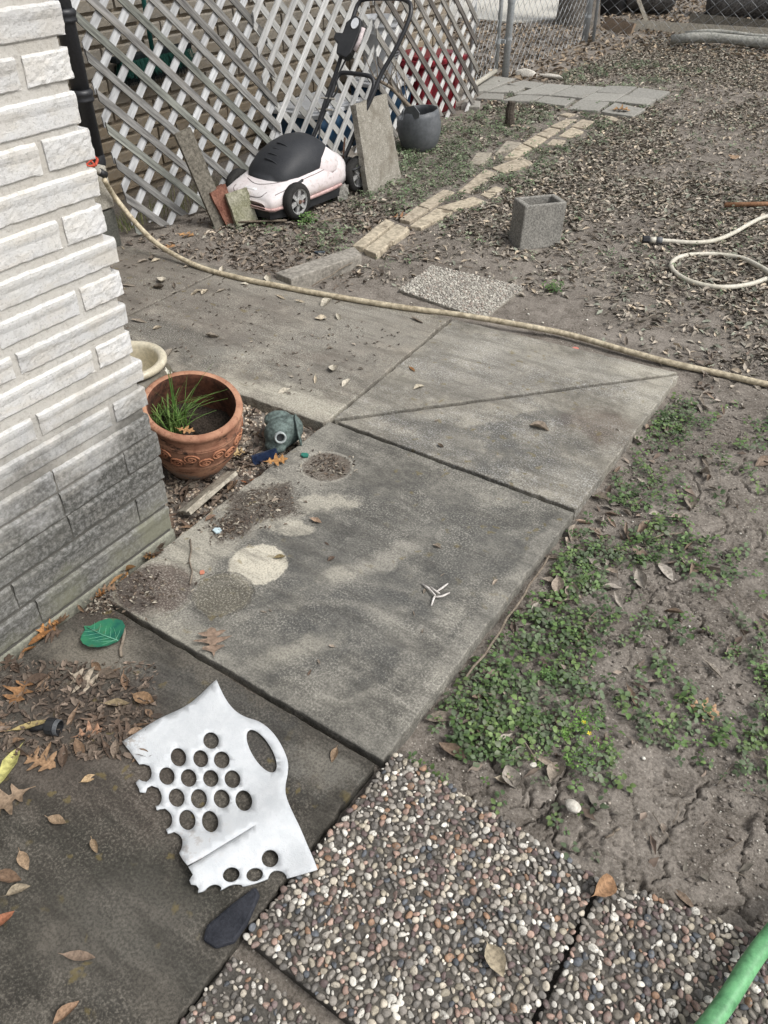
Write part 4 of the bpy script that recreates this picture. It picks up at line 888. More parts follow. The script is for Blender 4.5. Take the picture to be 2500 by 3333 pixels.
def lg(name, a, b, r0, r1, mat, label, cat, bend=.03, n=10):
    a, b = Vector(a), Vector(b); d = b-a; pts = [d*t+Vector((0, 0, bend*math.sin(3.14*t)+.015*math.sin(9*t)))+Vector((0, .03*math.sin(7*t), 0)) for t in np.linspace(0, 1, n)]
    o = MB().tube(pts, [r0+(r1-r0)*t+.004*math.sin(13*t) for t in np.linspace(0, 1, n)], 14).obj(name, mat, None, True); o.location = a; return tag(o, label, cat)
lg('log', at(2184, 128, .05), (-1.2, 10.62, .05), .045, .06, M_LOG, 'thick pale log lying on the leaves behind the fence', 'log')
lg('thin_log', at(2230, 108, .05), (-1.3, 10.95, .04), .022, .03, M_LOG, 'thinner pale branch lying behind the thick log', 'branch')
lg('dark_log', (-3.3, 12.6, .18), (-1.2, 13.2, .18), .25, .24, simple('dark_bark', (.075, .072, .068), (.15, .145, .14), 6, 40, .95, .9, .1, .5, .02), 'big dark fallen trunk at the top right edge of the yard', 'log')
lg('dark_log', (-4.35, 12.2, .22), (-3.75, 12.45, .22), .24, .25, bpy.data.materials['dark_bark'], 'short dark trunk section behind the black bin', 'log')
oriented_box('long_board', at(2040, 85, .02), (-1.2, 11.1, .06), (0, .04, .13), .04, M_WOOD, 'long pale board lying on edge behind the fence', 'board')
oriented_box('long_board', (-3.25, 11.75, .03), (-1.0, 11.6, .03), (0, .03, .15), .04, M_WOODD, 'greyer board lying farther behind the pale long board', 'board')
oriented_box('leaning_stick', at(2105, 70, .0), onY(2060, 0, 11.6)+Vector((-.25, .2, .35)), (.045, .01, 0), .03, M_WOOD, 'pale stake leaning by the black bin', 'stake')
oriented_box('brown_board', at(1965, 78, .03), at(2060, 100, .03), (0, .05, .14), .03, simple('brown_wood', (.20, .15, .10), (.28, .21, .15), 6, 60, .9, .3), 'short brown board next to the far corner post', 'board')
kb = empty('black_bin', (-4.45, 12.05, -.02), 'black plastic bin behind the fence next to the tree trunk', 'bin')
mb = MB(); mb.add(*rbox(.5, .5, 0, .6, .88, .08)); mb.obj('tub', M_BLACK, kb, True); mb = MB(); mb.add(*rbox(.54, .54, .6, .64, 1, .08)); mb.obj('lid', M_BLACK, kb)
# ------------------------------------------------------------------ leaf shapes
def leaf_grid(half, curl, fold, roll, seed, nlen=None, stem=.18, wav=.02):
    "half: list of (t, halfwidth) for a unit-long leaf; returns V,F (2 strips each side)"
    rs = np.random.RandomState(seed); V = []; F = []; n = len(half)
    for i, (t, hw) in enumerate(half):
        for j, s in enumerate((-1, -.5, 0, .5, 1)):
            y = hw*s; z = fold*abs(y)+curl*(t-.5)**2*1.0+rs.uniform(-wav, wav)*(abs(s) > .4)*min(1, hw*8)
            ang = roll*y; V.append([t-.5, y*math.cos(ang), z+abs(y)*math.sin(abs(ang))*.8])
    for i in range(n-1):
        for j in range(4): F.append((i*5+j, i*5+j+1, (i+1)*5+j+1, (i+1)*5+j))
    k = len(V); V += [[-.5, -.012, half[0][1]*0+curl*.25+.004], [-.5, .012, curl*.25+.004], [-.5-stem, .008+.05*rs.rand(), curl*.32], [-.5-stem, -.008+.05*rs.rand(), curl*.32]]
    if stem: F.append((k, k+1, k+2, k+3))
    V = np.array(V); V[:, 2] -= V[:, 2].min(); return V, F
DRY = [(0, .015), (.15, .13), (.32, .21), (.5, .23), (.68, .19), (.85, .10), (1, .01)]
OAK = [(t, w_*1.2) for t, w_ in [(0, .015), (.10, .03), (.18, .10), (.24, .24), (.285, .21), (.33, .07), (.40, .07), (.46, .24), (.53, .42), (.57, .36), (.60, .12), (.66, .09), (.72, .20), (.79, .30), (.82, .24), (.85, .10), (.91, .09), (.96, .05), (1, .01)]]
NAR = [(0, .01), (.2, .07), (.45, .11), (.7, .09), (.9, .04), (1, .005)]
M_LEAF = objcol('dry_leaf', 9, .4, .75, .3, spec=.3)
LM = {'dry': [], 'oak': [], 'narrow': []}
for i in range(9):
    rs = random.Random(i); V, F = leaf_grid(DRY, rs.uniform(-.1, .7), rs.uniform(.2, .9), rs.uniform(0, 3), i, wav=.03); LM['dry'].append((V, F))
for i in range(6):
    rs = random.Random(40+i); V, F = leaf_grid(OAK, rs.uniform(-.1, .25), rs.uniform(.05, .35), rs.uniform(-.3, .8), i, wav=.035, stem=.12); LM['oak'].append((V, F))
for i in range(4):
    rs = random.Random(80+i); V, F = leaf_grid(NAR, rs.uniform(0, .4), rs.uniform(.3, 1.2), 1., i); LM['narrow'].append((V, F))
LME = {k: [mesh('leaf_'+k, V, F, True) for V, F in v] for k, v in LM.items()}
for v in LME.values():
    for m_ in v: m_.materials.append(M_LEAF)
def surf_z(x, y):
    if -1.50 < x < -.56 and y < 2.91-max(0, -(x+.56))*.08: return .0
    if x <= -1.5 and x > -3.44 and 1.86 < y < 2.66+(x+3.44)*.1: return 0.
    if -.57 < x < .44 and .3 < y < .87+max(0, (x+.05))*.22: return .009
    return float(ground_z(x, y))
def leaf(kind, x, y, size, rot, col, label, cat='leaf', group=None, tilt=(0, 0), dz=.001, var=None, wide=1.0, name='fallen_leaf'):
    me = LME[kind][var % len(LME[kind])] if var is not None else rnd.choice(LME[kind])
    o = link(name, me, None, loc=(x, y, surf_z(x, y)+dz), color=col); o.scale = (size, size*wide, size*1.15); o.rotation_euler = (tilt[0], tilt[1], rot); return tag(o, label, cat, group)
def leafD(kind, dx, dy, size, rot, col, label, **kw):
    p = atD(dx, dy, kw.pop('z', 0)); return leaf(kind, p.x, p.y, size, rot, col, label, **kw)
# ------------------------------------------------------------------ terracotta pot
nv_ = Vector((.236, -.083, 1)).normalized(); rq = Vector((0, 0, 1)).rotation_difference(nv_)
tp_ = empty('terracotta_pot', (-1.754, 1.448, -.035), 'terracotta pot with carved spiral band and grass, beside the wall corner', 'pot'); tp_.rotation_euler = rq.to_euler()
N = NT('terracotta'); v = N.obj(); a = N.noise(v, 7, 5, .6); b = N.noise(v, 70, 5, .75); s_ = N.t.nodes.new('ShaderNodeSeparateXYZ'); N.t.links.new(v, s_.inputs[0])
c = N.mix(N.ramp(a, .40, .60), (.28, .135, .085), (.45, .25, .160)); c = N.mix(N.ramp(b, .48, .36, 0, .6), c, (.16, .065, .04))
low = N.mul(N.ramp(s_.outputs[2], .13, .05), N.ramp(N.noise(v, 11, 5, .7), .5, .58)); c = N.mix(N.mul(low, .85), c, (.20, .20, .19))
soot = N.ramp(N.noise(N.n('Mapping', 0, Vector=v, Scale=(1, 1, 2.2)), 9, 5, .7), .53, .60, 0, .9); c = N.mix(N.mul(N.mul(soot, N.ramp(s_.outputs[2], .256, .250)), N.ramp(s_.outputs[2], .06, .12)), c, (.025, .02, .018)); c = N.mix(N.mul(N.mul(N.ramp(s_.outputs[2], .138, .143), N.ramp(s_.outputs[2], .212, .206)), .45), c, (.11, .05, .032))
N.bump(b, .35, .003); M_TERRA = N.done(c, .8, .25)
PR = [(.075, .0), (.090, .004), (.112, .045), (.137, .095), (.152, .150), (.1565, .195), (.153, .225), (.1515, .228), (.1535, .233), (.151, .238), (.153, .243), (.1505, .25), (.156, .258), (.160, .268), (.158, .277), (.150, .281), (.138, .279), (.134, .268), (.137, .24), (.141, .195), (.136, .15), (.120, .095)]
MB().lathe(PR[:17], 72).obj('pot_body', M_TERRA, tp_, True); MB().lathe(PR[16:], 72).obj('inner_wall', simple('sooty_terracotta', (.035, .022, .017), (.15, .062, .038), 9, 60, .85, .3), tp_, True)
def prad(z):
    for (r0, z0), (r1, z1) in zip(PR[:6], PR[1:7]):
        if z0 <= z <= z1: return r0+(r1-r0)*(z-z0)/(z1-z0)
    return .155
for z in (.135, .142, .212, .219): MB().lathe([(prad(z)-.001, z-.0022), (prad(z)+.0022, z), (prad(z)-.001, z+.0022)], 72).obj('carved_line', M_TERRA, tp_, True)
M_SPI = simple('worn_terracotta', (.27, .11, .06), (.40, .19, .11), 12, 70, .85, .3)
for k in range(22):
    q0 = k*2*math.pi/22; zc = .176+(.011 if k % 2 else -.011); mb = MB()
    for t0 in (0,):
        pts = []
        for t in np.linspace(0, 4.2*math.pi, 44):
            rr = .0215*(1-t/(4.6*math.pi)); zz = zc+rr*math.sin(t)*.9; qq = q0+rr*math.cos(t)*1.15/.15; r_ = prad(zz)+.0012; pts.append((r_*math.cos(qq), r_*math.sin(qq), zz))
        mb.tube(pts, .0034, 5)
    mb.obj('spiral_relief', M_SPI, tp_, True)
M_POTSOIL = simple('potting_soil', (.016, .013, .011), (.05, .040, .032), 30, 160, .95, .9, .1, .5)
def lump(i, q): return (0, .008*math.sin(3*q+i)+.005*math.sin(7*q+2*i))
MB().lathe([(.001, .15), (.03, .148), (.06, .145), (.09, .146), (.12, .15), (.137, .152)], 40, jit=lump).obj('soil', M_POTSOIL, tp_, True)
M_GRASS = vcol('grass_blade', .6, 60, .25, .3)
def blades(center, n, hmin, hmax, spread, seed, rb, wid=.0028, cols=((.05, .13, .025), (.09, .19, .04))):
    rs = random.Random(seed); V = []; F = []; C_ = []
    for k in range(n):
        q = rs.uniform(0, 6.28); r = rb*rs.random()**.5; b = Vector((center[0]+r*math.cos(q), center[1]+r*math.sin(q), center[2])); h = rs.uniform(hmin, hmax); qd = rs.uniform(0, 6.28); ln = rs.uniform(.15, 1)*spread*h
        d = Vector((math.cos(qd), math.sin(qd), 0)); sd_ = Vector((-d.y, d.x, 0)); droop = rs.uniform(.0, .5)*h*spread
        t_ = rs.random(); c = tuple(cols[0][i]*(1-t_)+cols[1][i]*t_ for i in range(3)); i0 = len(V)
        for j in range(6):
            t = j/5; p = b+d*ln*t*t+Vector((0, 0, h*t-droop*t*t)); w_ = wid*(1-t**2.5)*(.6+.4*rs.random()); V += [p-sd_*w_, p+sd_*w_+Vector((0, 0, .0006))]; C_ += [c, c]
        F += [(i0+2*j, i0+2*j+1, i0+2*j+3, i0+2*j+2) for j in range(5)]
    return fastmesh('grass', np.array([tuple(v) for v in V]), np.array(F), np.array(C_))
g_ = empty('grass_tuft', (-1.775, 1.40, .125), 'tuft of green grass growing in the terracotta pot', 'grass')
o = link('blades', blades((0, 0, 0), 120, .06, .20, 1.5, 5, .055, .0022, ((.06, .13, .025), (.15, .23, .06))), g_, M_GRASS); o['kind'] = 'stuff'
o = link('tall_blades', blades((.0, .02, 0), 8, .18, .235, .22, 8, .02, .003), g_, M_GRASS); o['kind'] = 'stuff'
# ------------------------------------------------------------------ cream pot
cp = empty('cream_pot', (-2.178, 1.572, -.03), 'cream glazed pot with white ivy leaf pattern half hidden by the wall', 'pot')
cp.scale = (.79, .79, .79)
M_CRM = simple('cream_glaze', (.50, .45, .33), (.58, .535, .42), 7, 60, .35, .08, .5, .25); M_DKG = simple('dark_glaze', (.085, .075, .055), (.13, .115, .085), 16, 60, .5, .2, .4)
MB().lathe([(.12, .0), (.145, .004), (.180, .05), (.203, .11), (.198, .17), (.172, .215), (.160, .226)], 56).obj('patterned_body', M_DKG, cp, True)
MB().lathe([(.149, .222), (.165, .228), (.182, .238), (.186, .252), (.180, .264), (.165, .268), (.150, .262), (.143, .25), (.140, .20), (.130, .08), (.001, .05)], 56).obj('cream_rim', M_CRM, cp, True)
M_IVY = simple('ivory_glaze', (.58, .55, .47), (.66, .63, .55), 20, 60, .45, .1, .4)
for k in range(46):
    q0 = rnd.uniform(-2.2, 2.6); zc = rnd.uniform(.03, .205); s = rnd.uniform(.016, .024); a0 = rnd.uniform(0, 6.28); V = [(0, 0)]
    for j in range(10):
        t = a0+j*math.pi/5; rr = s*(1 if j % 2 == 0 else .48); V.append((rr*math.cos(t), rr*math.sin(t)))
    def rad_(z): return np.interp(z, [0, .004, .05, .11, .17, .215], [.12, .145, .180, .203, .198, .172])
    VV = [((rad_(zc+b)+.0018)*math.cos(q0+a/.16), (rad_(zc+b)+.0018)*math.sin(q0+a/.16), zc+b) for a, b in V]+[((rad_(zc+b)-.002)*math.cos(q0+a/.16), (rad_(zc+b)-.002)*math.sin(q0+a/.16), zc+b) for a, b in V[1:]]
    MB().add(VV, [(0, 1+j, 1+(j+1) % 10) for j in range(10)]+[(1+j, 11+j, 11+(j+1) % 10, 1+(j+1) % 10) for j in range(10)]).obj('ivy_leaf', M_IVY, cp, True)
# ------------------------------------------------------------------ toppled ornament
M_VERD = simple('verdigris', (.065, .085, .080), (.125, .165, .152), 14, 70, .7, .6, .3, .5)
orn = empty('garden_ornament', (-1.575, 1.70, -.035), 'toppled grey-green frog ornament with a round opening, in the gravel bed', 'ornament', rot=(0, 0, R(12)))
orn.scale = (.88, .88, .88)
def blob_mesh(parts, seed, sub=3):
    V0, F0 = ico(sub); mb = MB(); rs = np.random.RandomState(seed)
    for c, d, rot in parts:
        V = V0*np.array(d); V = V@np.array(rot.to_3x3()).T if rot else V; V = V*(1+.03*np.sin(V0[:, :1]*9)*np.cos(V0[:, 1:2]*8)); mb.add(V+np.array(c), F0)
    bm = bmesh.new(); me = mesh('tmp', mb.V, mb.F); bm.from_mesh(me); me2 = bpy.data.meshes.new('body'); bm.to_mesh(me2); bm.free(); return me2
me = blob_mesh([((0, -.01, .062), (.062, .068, .064), None), ((-.035, .045, .085), (.058, .040, .036), Matrix.Rotation(.5, 4, 'Z')), ((.03, .02, .07), (.05, .06, .058), None), ((.0, -.055, .03), (.045, .035, .03), None), ((.02, .055, .05), (.045, .04, .04), None)], 1)
ob = link('body', me, orn, M_VERD); rm = ob.modifiers.new('r', 'REMESH'); rm.mode = 'VOXEL'; rm.voxel_size = .005; rm.use_smooth_shade = True
sm = ob.modifiers.new('s', 'SMOOTH'); sm.iterations = 3
d_ = Vector((.55, -.72, .42)).normalized(); c0 = Vector((.012, -.04, .07)); mt_ = d_.to_track_quat('Z', 'Y').to_matrix()
mb = MB(); mb.lathe([(.015, .012), (.0165, .052), (.022, .052), (.0235, .046), (.022, .012)], 28); mb.V = [tuple(c0+mt_ @ Vector(v)) for v in mb.V]; mb.obj('pipe_ring', simple('ring_metal', (.30, .33, .33), (.38, .42, .42), 20, 60, .45), orn, True)
mb = MB(); mb.lathe([(.0, .034), (.0155, .034)], 20); mb.V = [tuple(c0+mt_ @ Vector(v)) for v in mb.V]; mb.obj('opening', M_BLACK, orn)
nb = Vector((.84, .52, .12)).normalized(); mt_ = nb.to_track_quat('Z', 'Y').to_matrix(); mb = MB()
mb.lathe([(.0, -.004), (.066, -.003), (.069, .0), (.069, .003), (.066, .006), (.0, .006)], 36, jit=lambda i, q: (.006*math.sin(2*q+1)+.003*math.sin(5*q), 0)); mb.V = [tuple(Vector((.062, .025, .066))+mt_ @ (Vector(v)*Vector((1, 1, 1)).x)) for v in mb.V]; mb.obj('flat_base', M_VERD, orn, True)
oriented_box('blue_shard', atD(545, 995, -.02), atD(598, 977, -.012), (.0, .012, .03), .012, simple('navy_glaze', (.012, .020, .045), (.02, .032, .07), 10, 40, .25, .05, .6), 'navy blue glazed pottery shard beside the toppled ornament', 'shard', .001)
oriented_box('wood_offcut', atD(398, 1108, -.015), atD(500, 1022, .0), (.045, -.03, .02), .014, M_WOOD, 'pale wood offcut lying in the bed below the terracotta pot', 'offcut', .001)
oriented_box('wood_sliver', atD(400, 1106, .004), atD(452, 1060, .008), (.008, -.006, .004), .006, M_WOOD, 'thin wood sliver on top of the pale offcut', 'offcut', .0005)
# gravel in the bed
rs = np.random.RandomState(9); SV = []; SC = []
V0, F0 = ico(1); F0 = np.array(F0)
for k in range(3400):
    x = rs.uniform(-2.0, -1.5); y = rs.uniform(1.13, 1.88); r = rs.uniform(.004, .0085)
    if fbm(x*9, y*9, 3, 44) < .45 and rs.rand() < .75: continue
    A_ = np.array(Matrix.Rotation(rs.uniform(0, 6.28), 3, 'Z')); V = (V0*np.array([r, r*.8, r*.6]))@A_.T; SV.append(V+np.array([x, y, float(ground_z(x, y))+.002])); c = [(.45, .37, .28), (.52, .46, .38), (.33, .26, .20), (.20, .155, .12), (.12, .095, .08)][rs.randint(3 if y > 1.5 else 5)]; SC.append(c)
o = link('gravel', fastmesh('gravel', np.concatenate(SV), np.concatenate([F0+i*len(V0) for i in range(len(SV))]), np.repeat(np.array(SC), len(V0), 0)), None, M_PEBV); tag(o, 'small tan gravel filling the bed beside the pots', 'gravel', kind='stuff')
# ------------------------------------------------------------------ white foam sheet
OUT = [(737, 135), (760, 190), (800, 270), (850, 335), (905, 375), (960, 397), (1010, 410), (1070, 445), (1130, 505), (1180, 585), (1212, 660), (1222, 715), (1215, 780), (1203, 830), (1200, 890), (1215, 950), (1250, 1030), (1300, 1130), (1350, 1250), (1395, 1350), (1418, 1415), (1320, 1445), (1212, 1475), (1205, 1450), (1185, 1430), (1150, 1420), (1115, 1425), (1092, 1450), (1083, 1478), (1000, 1510), (915, 1530), (905, 1518), (870, 1513), (830, 1520), (790, 1540), (765, 1556), (772, 1540), (755, 1520), (720, 1513), (680, 1530), (655, 1560), (612, 1571), (618, 1545), (600, 1520), (565, 1515), (555, 1490), (565, 1470), (578, 1450), (560, 1420), (546, 1396), (640, 1342), (760, 1265), (870, 1200), (1010, 1108), (869, 1195), (761, 1260), (640, 1336), (541, 1386), (510, 1350), (485, 1305), (505, 1270), (510, 1220), (490, 1180), (450, 1160), (415, 1172), (408, 1172), (397, 1145), (418, 1135), (436, 1110), (440, 1070), (425, 1030), (390, 1003), (355, 1006), (335, 1014), (326, 988), (345, 985), (365, 960), (370, 915), (345, 865), (300, 848), (270, 862), (258, 895), (220, 893), (212, 865), (192, 830), (215, 808), (235, 820), (265, 825), (295, 800), (302, 755), (285, 715), (245, 700), (215, 705), (170, 640), (100, 553), (200, 490), (340, 400), (480, 340), (560, 295), (640, 225), (700, 165)]
HOL = [(700, 545, 52, 58, -20), (480, 657, 52, 64, -15), (630, 667, 50, 60, -15), (772, 675, 53, 59, -15), (402, 784, 52, 61, -15), (549, 797, 53, 62, -15), (698, 800, 52, 59, -15), (844, 805, 53, 62, -15), (468, 930, 53, 64, -15), (618, 937, 54, 67, -10), (772, 938, 54, 65, -15), (921, 950, 56, 72, -12), (540, 1080, 55, 70, -12), (694, 1091, 55, 74, -12), (836, 1450, 58, 50, -20), (994, 1450, 57, 46, -15), (1098, 1341, 57, 60, 0), (1041, 616, 66, 165, -31)]
def dens(poly, step):
    out = []
    for i in range(len(poly)):
        a, b = poly[i], poly[(i+1) % len(poly)]; n = max(1, int(math.hypot(b[0]-a[0], b[1]-a[1])/step)); out += [(a[0]+(b[0]-a[0])*k/n, a[1]+(b[1]-a[1])*k/n) for k in range(n)]
    return out
def chaik(poly, it=1):
    for _ in range(it):
        q = []
        for i in range(len(poly)):
            a, b, c = poly[i-1], poly[i], poly[(i+1) % len(poly)]; l1 = math.hypot(a[0]-b[0], a[1]-b[1]); l2 = math.hypot(c[0]-b[0], c[1]-b[1])
            cs = ((a[0]-b[0])*(c[0]-b[0])+(a[1]-b[1])*(c[1]-b[1]))/(l1*l2)
            if cs > -.75 or 540 < b[0] < 1020 and 1100 < b[1] < 1400: q.append(b)
            else: q += [(b[0]+(a[0]-b[0])*.25, b[1]+(a[1]-b[1])*.25), (b[0]+(c[0]-b[0])*.25, b[1]+(c[1]-b[1])*.25)]
        poly = q
    return poly
loops = [dens(chaik(OUT, 2), 30)]
for cx, cy, rx, ry, ro in HOL:
    a = R(ro); n = 36 if ry > 100 else 28
    loops.append([(cx+rx*math.cos(t)*math.cos(a)-ry*math.sin(t)*math.sin(a), cy+rx*math.cos(t)*math.sin(a)+ry*math.sin(t)*math.cos(a)) for t in np.linspace(0, 2*math.pi, n, endpoint=False)])
pts = []; eds = []
for L_ in loops:
    k = len(pts); pts += L_; eds += [(k+i, k+(i+1) % len(L_)) for i in range(len(L_))]
for x in range(110, 1420, 45):
    for y in range(140, 1570, 45):
        if inpoly(x, y, loops[0]) and not any(inpoly(x, y, h) for h in loops[1:]) and min((x-p[0])**2+(y-p[1])**2 for p in pts[:len(loops[0])]) > 500: pts.append((x+rnd.uniform(-6, 6), y+rnd.uniform(-6, 6)))
from mathutils.geometry import delaunay_2d_cdt
v2, e2, f2_, *_r_ = delaunay_2d_cdt([Vector(p) for p in pts], eds, [], 0, 1e-4)
tri = []
for f in f2_:
    cx = sum(v2[i][0] for i in f)/3; cy = sum(v2[i][1] for i in f)/3
    if inpoly(cx, cy, loops[0]) and not any(inpoly(cx, cy, h) for h in loops[1:]): tri.append(tuple(f))
def fz(x, y):
    # sheet lies on the slab, arched along the crease and lifted over the paver edge
    d = ((x-640)*.515+(y-1337)*.857); z = .006+.020*math.exp(-(d/190)**2)+.006*math.exp(-((x-737)**2+(y-135)**2)/2e4)
    z += .010*float(sstep(1150, 1400, x)*sstep(1000, 1350, y)); z += .005*float(sstep(450, 150, x))+.004*math.sin(x*.006+1)*math.sin(y*.007); return max(.004, z)
V3 = [at(350+.4822*x, 2150+.4822*y, fz(x, y)) for x, y in v2]; c0 = Vector((-.82, .62, 0))
bm = bmesh.new(); bv = [bm.verts.new(p-c0) for p in V3]
for f in tri:
    try: bm.faces.new([bv[i] for i in f])
    except ValueError: pass
bmesh.ops.delete(bm, geom=[v for v in bm.verts if not v.link_faces], context='VERTS'); bmesh.ops.recalc_face_normals(bm, faces=bm.faces)
if sum(f.normal.z for f in bm.faces) < 0: bmesh.ops.reverse_faces(bm, faces=bm.faces)
for f in bm.faces: f.smooth = True
ext = bmesh.ops.extrude_face_region(bm, geom=bm.faces[:])
for v in [g for g in ext['geom'] if isinstance(g, bmesh.types.BMVert)]: v.co.z += .0035
bmesh.ops.recalc_face_normals(bm, faces=bm.faces)
me = bpy.data.meshes.new('foam_sheet'); bm.to_mesh(me); bm.free()
N = NT('white_foam'); v = N.obj(); a = N.noise(v, 30, 5, .7); b = N.noise(v, 320, 4, .7)
c = N.mix(N.ramp(a, .35, .65), (.50, .525, .545), (.58, .60, .615)); c = N.mix(N.ramp(b, .5, .3, 0, .25), c, (.48, .49, .50))
p = N.pos(); d1 = N.n('VectorMath', 1, {'operation': 'DISTANCE'}, i0=p, i1=tuple(atD(275, 1608))); c = N.mix(N.mul(N.ramp(d1, .05, .0, 0, 1), N.ramp(N.noise(v, 140, 4, .7), .48, .58)), c, (.25, .21, .17))
d1 = N.n('VectorMath', 1, {'operation': 'DISTANCE'}, i0=p, i1=tuple(atD(415, 1830))); c = N.mix(N.mul(N.ramp(d1, .10, .02, 0, .6), N.ramp(N.noise(v, 60, 4, .7), .52, .62)), c, (.36, .33, .31))
N.bump(N.n('Math', 0, {'operation': 'ADD'}, i0=a, i1=N.mul(b, .7)), .5, .004)
o = link('foam_sheet', me, None, N.done(c, .6, .3)); o.location = c0; tag(o, 'torn white foam sheet with rows of round holes and a handle slot', 'foam sheet')
# ------------------------------------------------------------------ small single things on the concrete
p = atD(222, 1375)
GL_ = [(0, .02), (.06, .20), (.18, .36), (.35, .44), (.55, .43), (.72, .36), (.86, .22), (.95, .07), (1.06, .005)]
GL_ = [(t, w_*1.15) for t, w_ in GL_]; V, F = leaf_grid(GL_, .12, .10, .3, 3, stem=.0, wav=.012); gl = empty('artificial_leaf', p+Vector((0, 0, .006)), 'green fabric artificial leaf lying on the near slab', 'leaf', rot=(R(6), R(4), R(185))); gl.scale = (.115, .115, .115)
N = NT('green_fabric'); v = N.obj(); c = N.mix(N.ramp(N.noise(v, 3, 3), .35, .65), (.012, .10, .075), (.035, .19, .095)); c = N.mix(N.ramp(N.noise(v, 6, 3), .6, .7, 0, .5), c, (.10, .075, .045)); link('blade', mesh('blade', V, F, True), gl, N.done(c, .6, .3))
M_VEIN = simple('pale_vein', (.10, .30, .20), (.16, .38, .27), 10, 40, .6)
def gz_(t, y): return .10*abs(y)+.12*(t)**2+.012
MB().tube([(-.5, 0, gz_(-.5, 0)+.01), (0, 0, gz_(0, 0)), (.5, 0, gz_(.5, 0))], .012, 5).obj('midrib', M_VEIN, gl, True)
for s in (-1, 1):
    for t, dx, dy in ((-.45, .45, .33), (-.42, .18, .36), (-.25, .35, .36), (-.08, .30, .36), (.10, .25, .30), (.26, .18, .20)):
        MB().tube([(t, 0, gz_(t, 0)), (t+dx*.5, s*dy*.55, gz_(t+dx*.5, dy*.55)), (t+dx, s*dy, gz_(t+dx, dy))], .005, 4).obj('vein', M_VEIN, gl, True)
hc = empty('hose_fitting', atD(112, 1580, .0), 'small black threaded hose fitting among the dead leaves', 'fitting', rot=(0, 0, R(25)))
mb = MB(); mb.lathe([(.012, 0), (.019, 0), (.020, .003), (.020, .018), (.0175, .019), (.0175, .03), (.0155, .03), (.0155, .004)], 12); mb.V = [(z-.005, a, b+.020) for a, b, z in mb.V]; mb.obj('cap', M_BLACK, hc)
mb = MB()
for k in range(4): mb.lathe([(.0172, .020+k*.0027), (.0186, .0212+k*.0027), (.0172, .0224+k*.0027)], 20)
mb.V = [(z-.005, a, b+.020) for a, b, z in mb.V]; mb.obj('thread', M_GPL, hc, True)
MB().tube([(-.005, 0, .02), (-.03, -.004, .012), (-.045, -.008, .008)], [.008, .0065, .0055], 8).obj('spout', M_BLACK, hc, True)
sp_ = [(-.592, .325), (-.570, .352), (-.572, .39), (-.588, .445), (-.606, .452), (-.622, .40), (-.634, .345), (-.622, .322)]
mb = MB(); cs = (-.60, .38); mb.prism([(x-cs[0], y-cs[1]) for x, y in sp_], .0, .013); o = mb.obj('slate_piece', simple('black_slate', (.012, .014, .020), (.026, .028, .036), 25, 140, .75, .6, .3, .3), None, bevel=.005); o.location = (cs[0], cs[1], .001); tag(o, 'black pointed slate piece between the foam sheet and the pebble paver', 'slate')
tw = empty('dry_root', atD(940, 1282, .004), 'small bleached forked root lying alone on the slab', 'root'); M_BONE = simple('bleached', (.48, .45, .42), (.58, .55, .52), 20, 80, .8)
for a, b, c in (((912, 1262), (925, 1270), (940, 1285)), ((940, 1285), (936, 1295), (932, 1308)), ((940, 1280), (955, 1270), (968, 1260)), ((938, 1290), (955, 1288), (972, 1280)), ((930, 1268), (938, 1275), (950, 1282))):
    q = [atD(*t, z=.004+.004*i)-Vector(tw.location) for i, t in enumerate((a, b, c))]; MB().tube(q, [.003, .0035, .002], 5).obj('fork', M_BONE, tw, True)
def sticks(a, b, r, label, mat=M_TWIG, z=.003, n=5, name='twig_stick'):
    a, b = atD(*a, z=z), atD(*b, z=z); pts = [a.lerp(b, t)-a+Vector((rnd.uniform(-1, 1)*.006, rnd.uniform(-1, 1)*.006, rnd.uniform(0, .004))) for t in np.linspace(0, 1, n)]
    o = MB().tube(pts, r, 6).obj(name, mat, None, True); o.location = a; return tag(o, label, 'twig')
sticks((415, 1165), (413, 1262), .0022, 'thin twig crossing the pale stain beside the round marks'); sticks((268, 1355), (262, 1420), .004, 'twig standing against the edge of the green artificial leaf', z=.006)
sticks((1155, 1640), (1120, 1588), .002, 'thin stem lying across the bright green weeds', z=-.02); sticks((1310, 1810), (1340, 1790), .0028, 'short dry stick on the cracked soil', z=-.02); sticks((1005, 1475), (1190, 1200), .0035, 'long thin stick lying along the slab edge among the weeds', z=-.02, n=12)
sticks((675, 618), (760, 568), .003, 'curved twig on the far slab under the cream hose', z=.004, n=7); sticks((515, 480), (620, 476), .006, 'brown stick lying before the lawn mower', z=0.); sticks((1480, 1150), (1390, 1165), .003, 'bare dry stem beside the brown stain at the slab corner', z=-.02); sticks((690, 480), (735, 470), .005, 'short stick beside the mower wheel', z=0.)
lg('rotten_stick', atD(1265, 325, 0), atD(1295, 318, 0), .012, .010, M_TWIG, 'short pale stick standing out in the leaf field beside the tiles', 'twig', 0, 4) if False else None
M_BITS = objcol('plastic_bit', 30, .2, .6, .1)
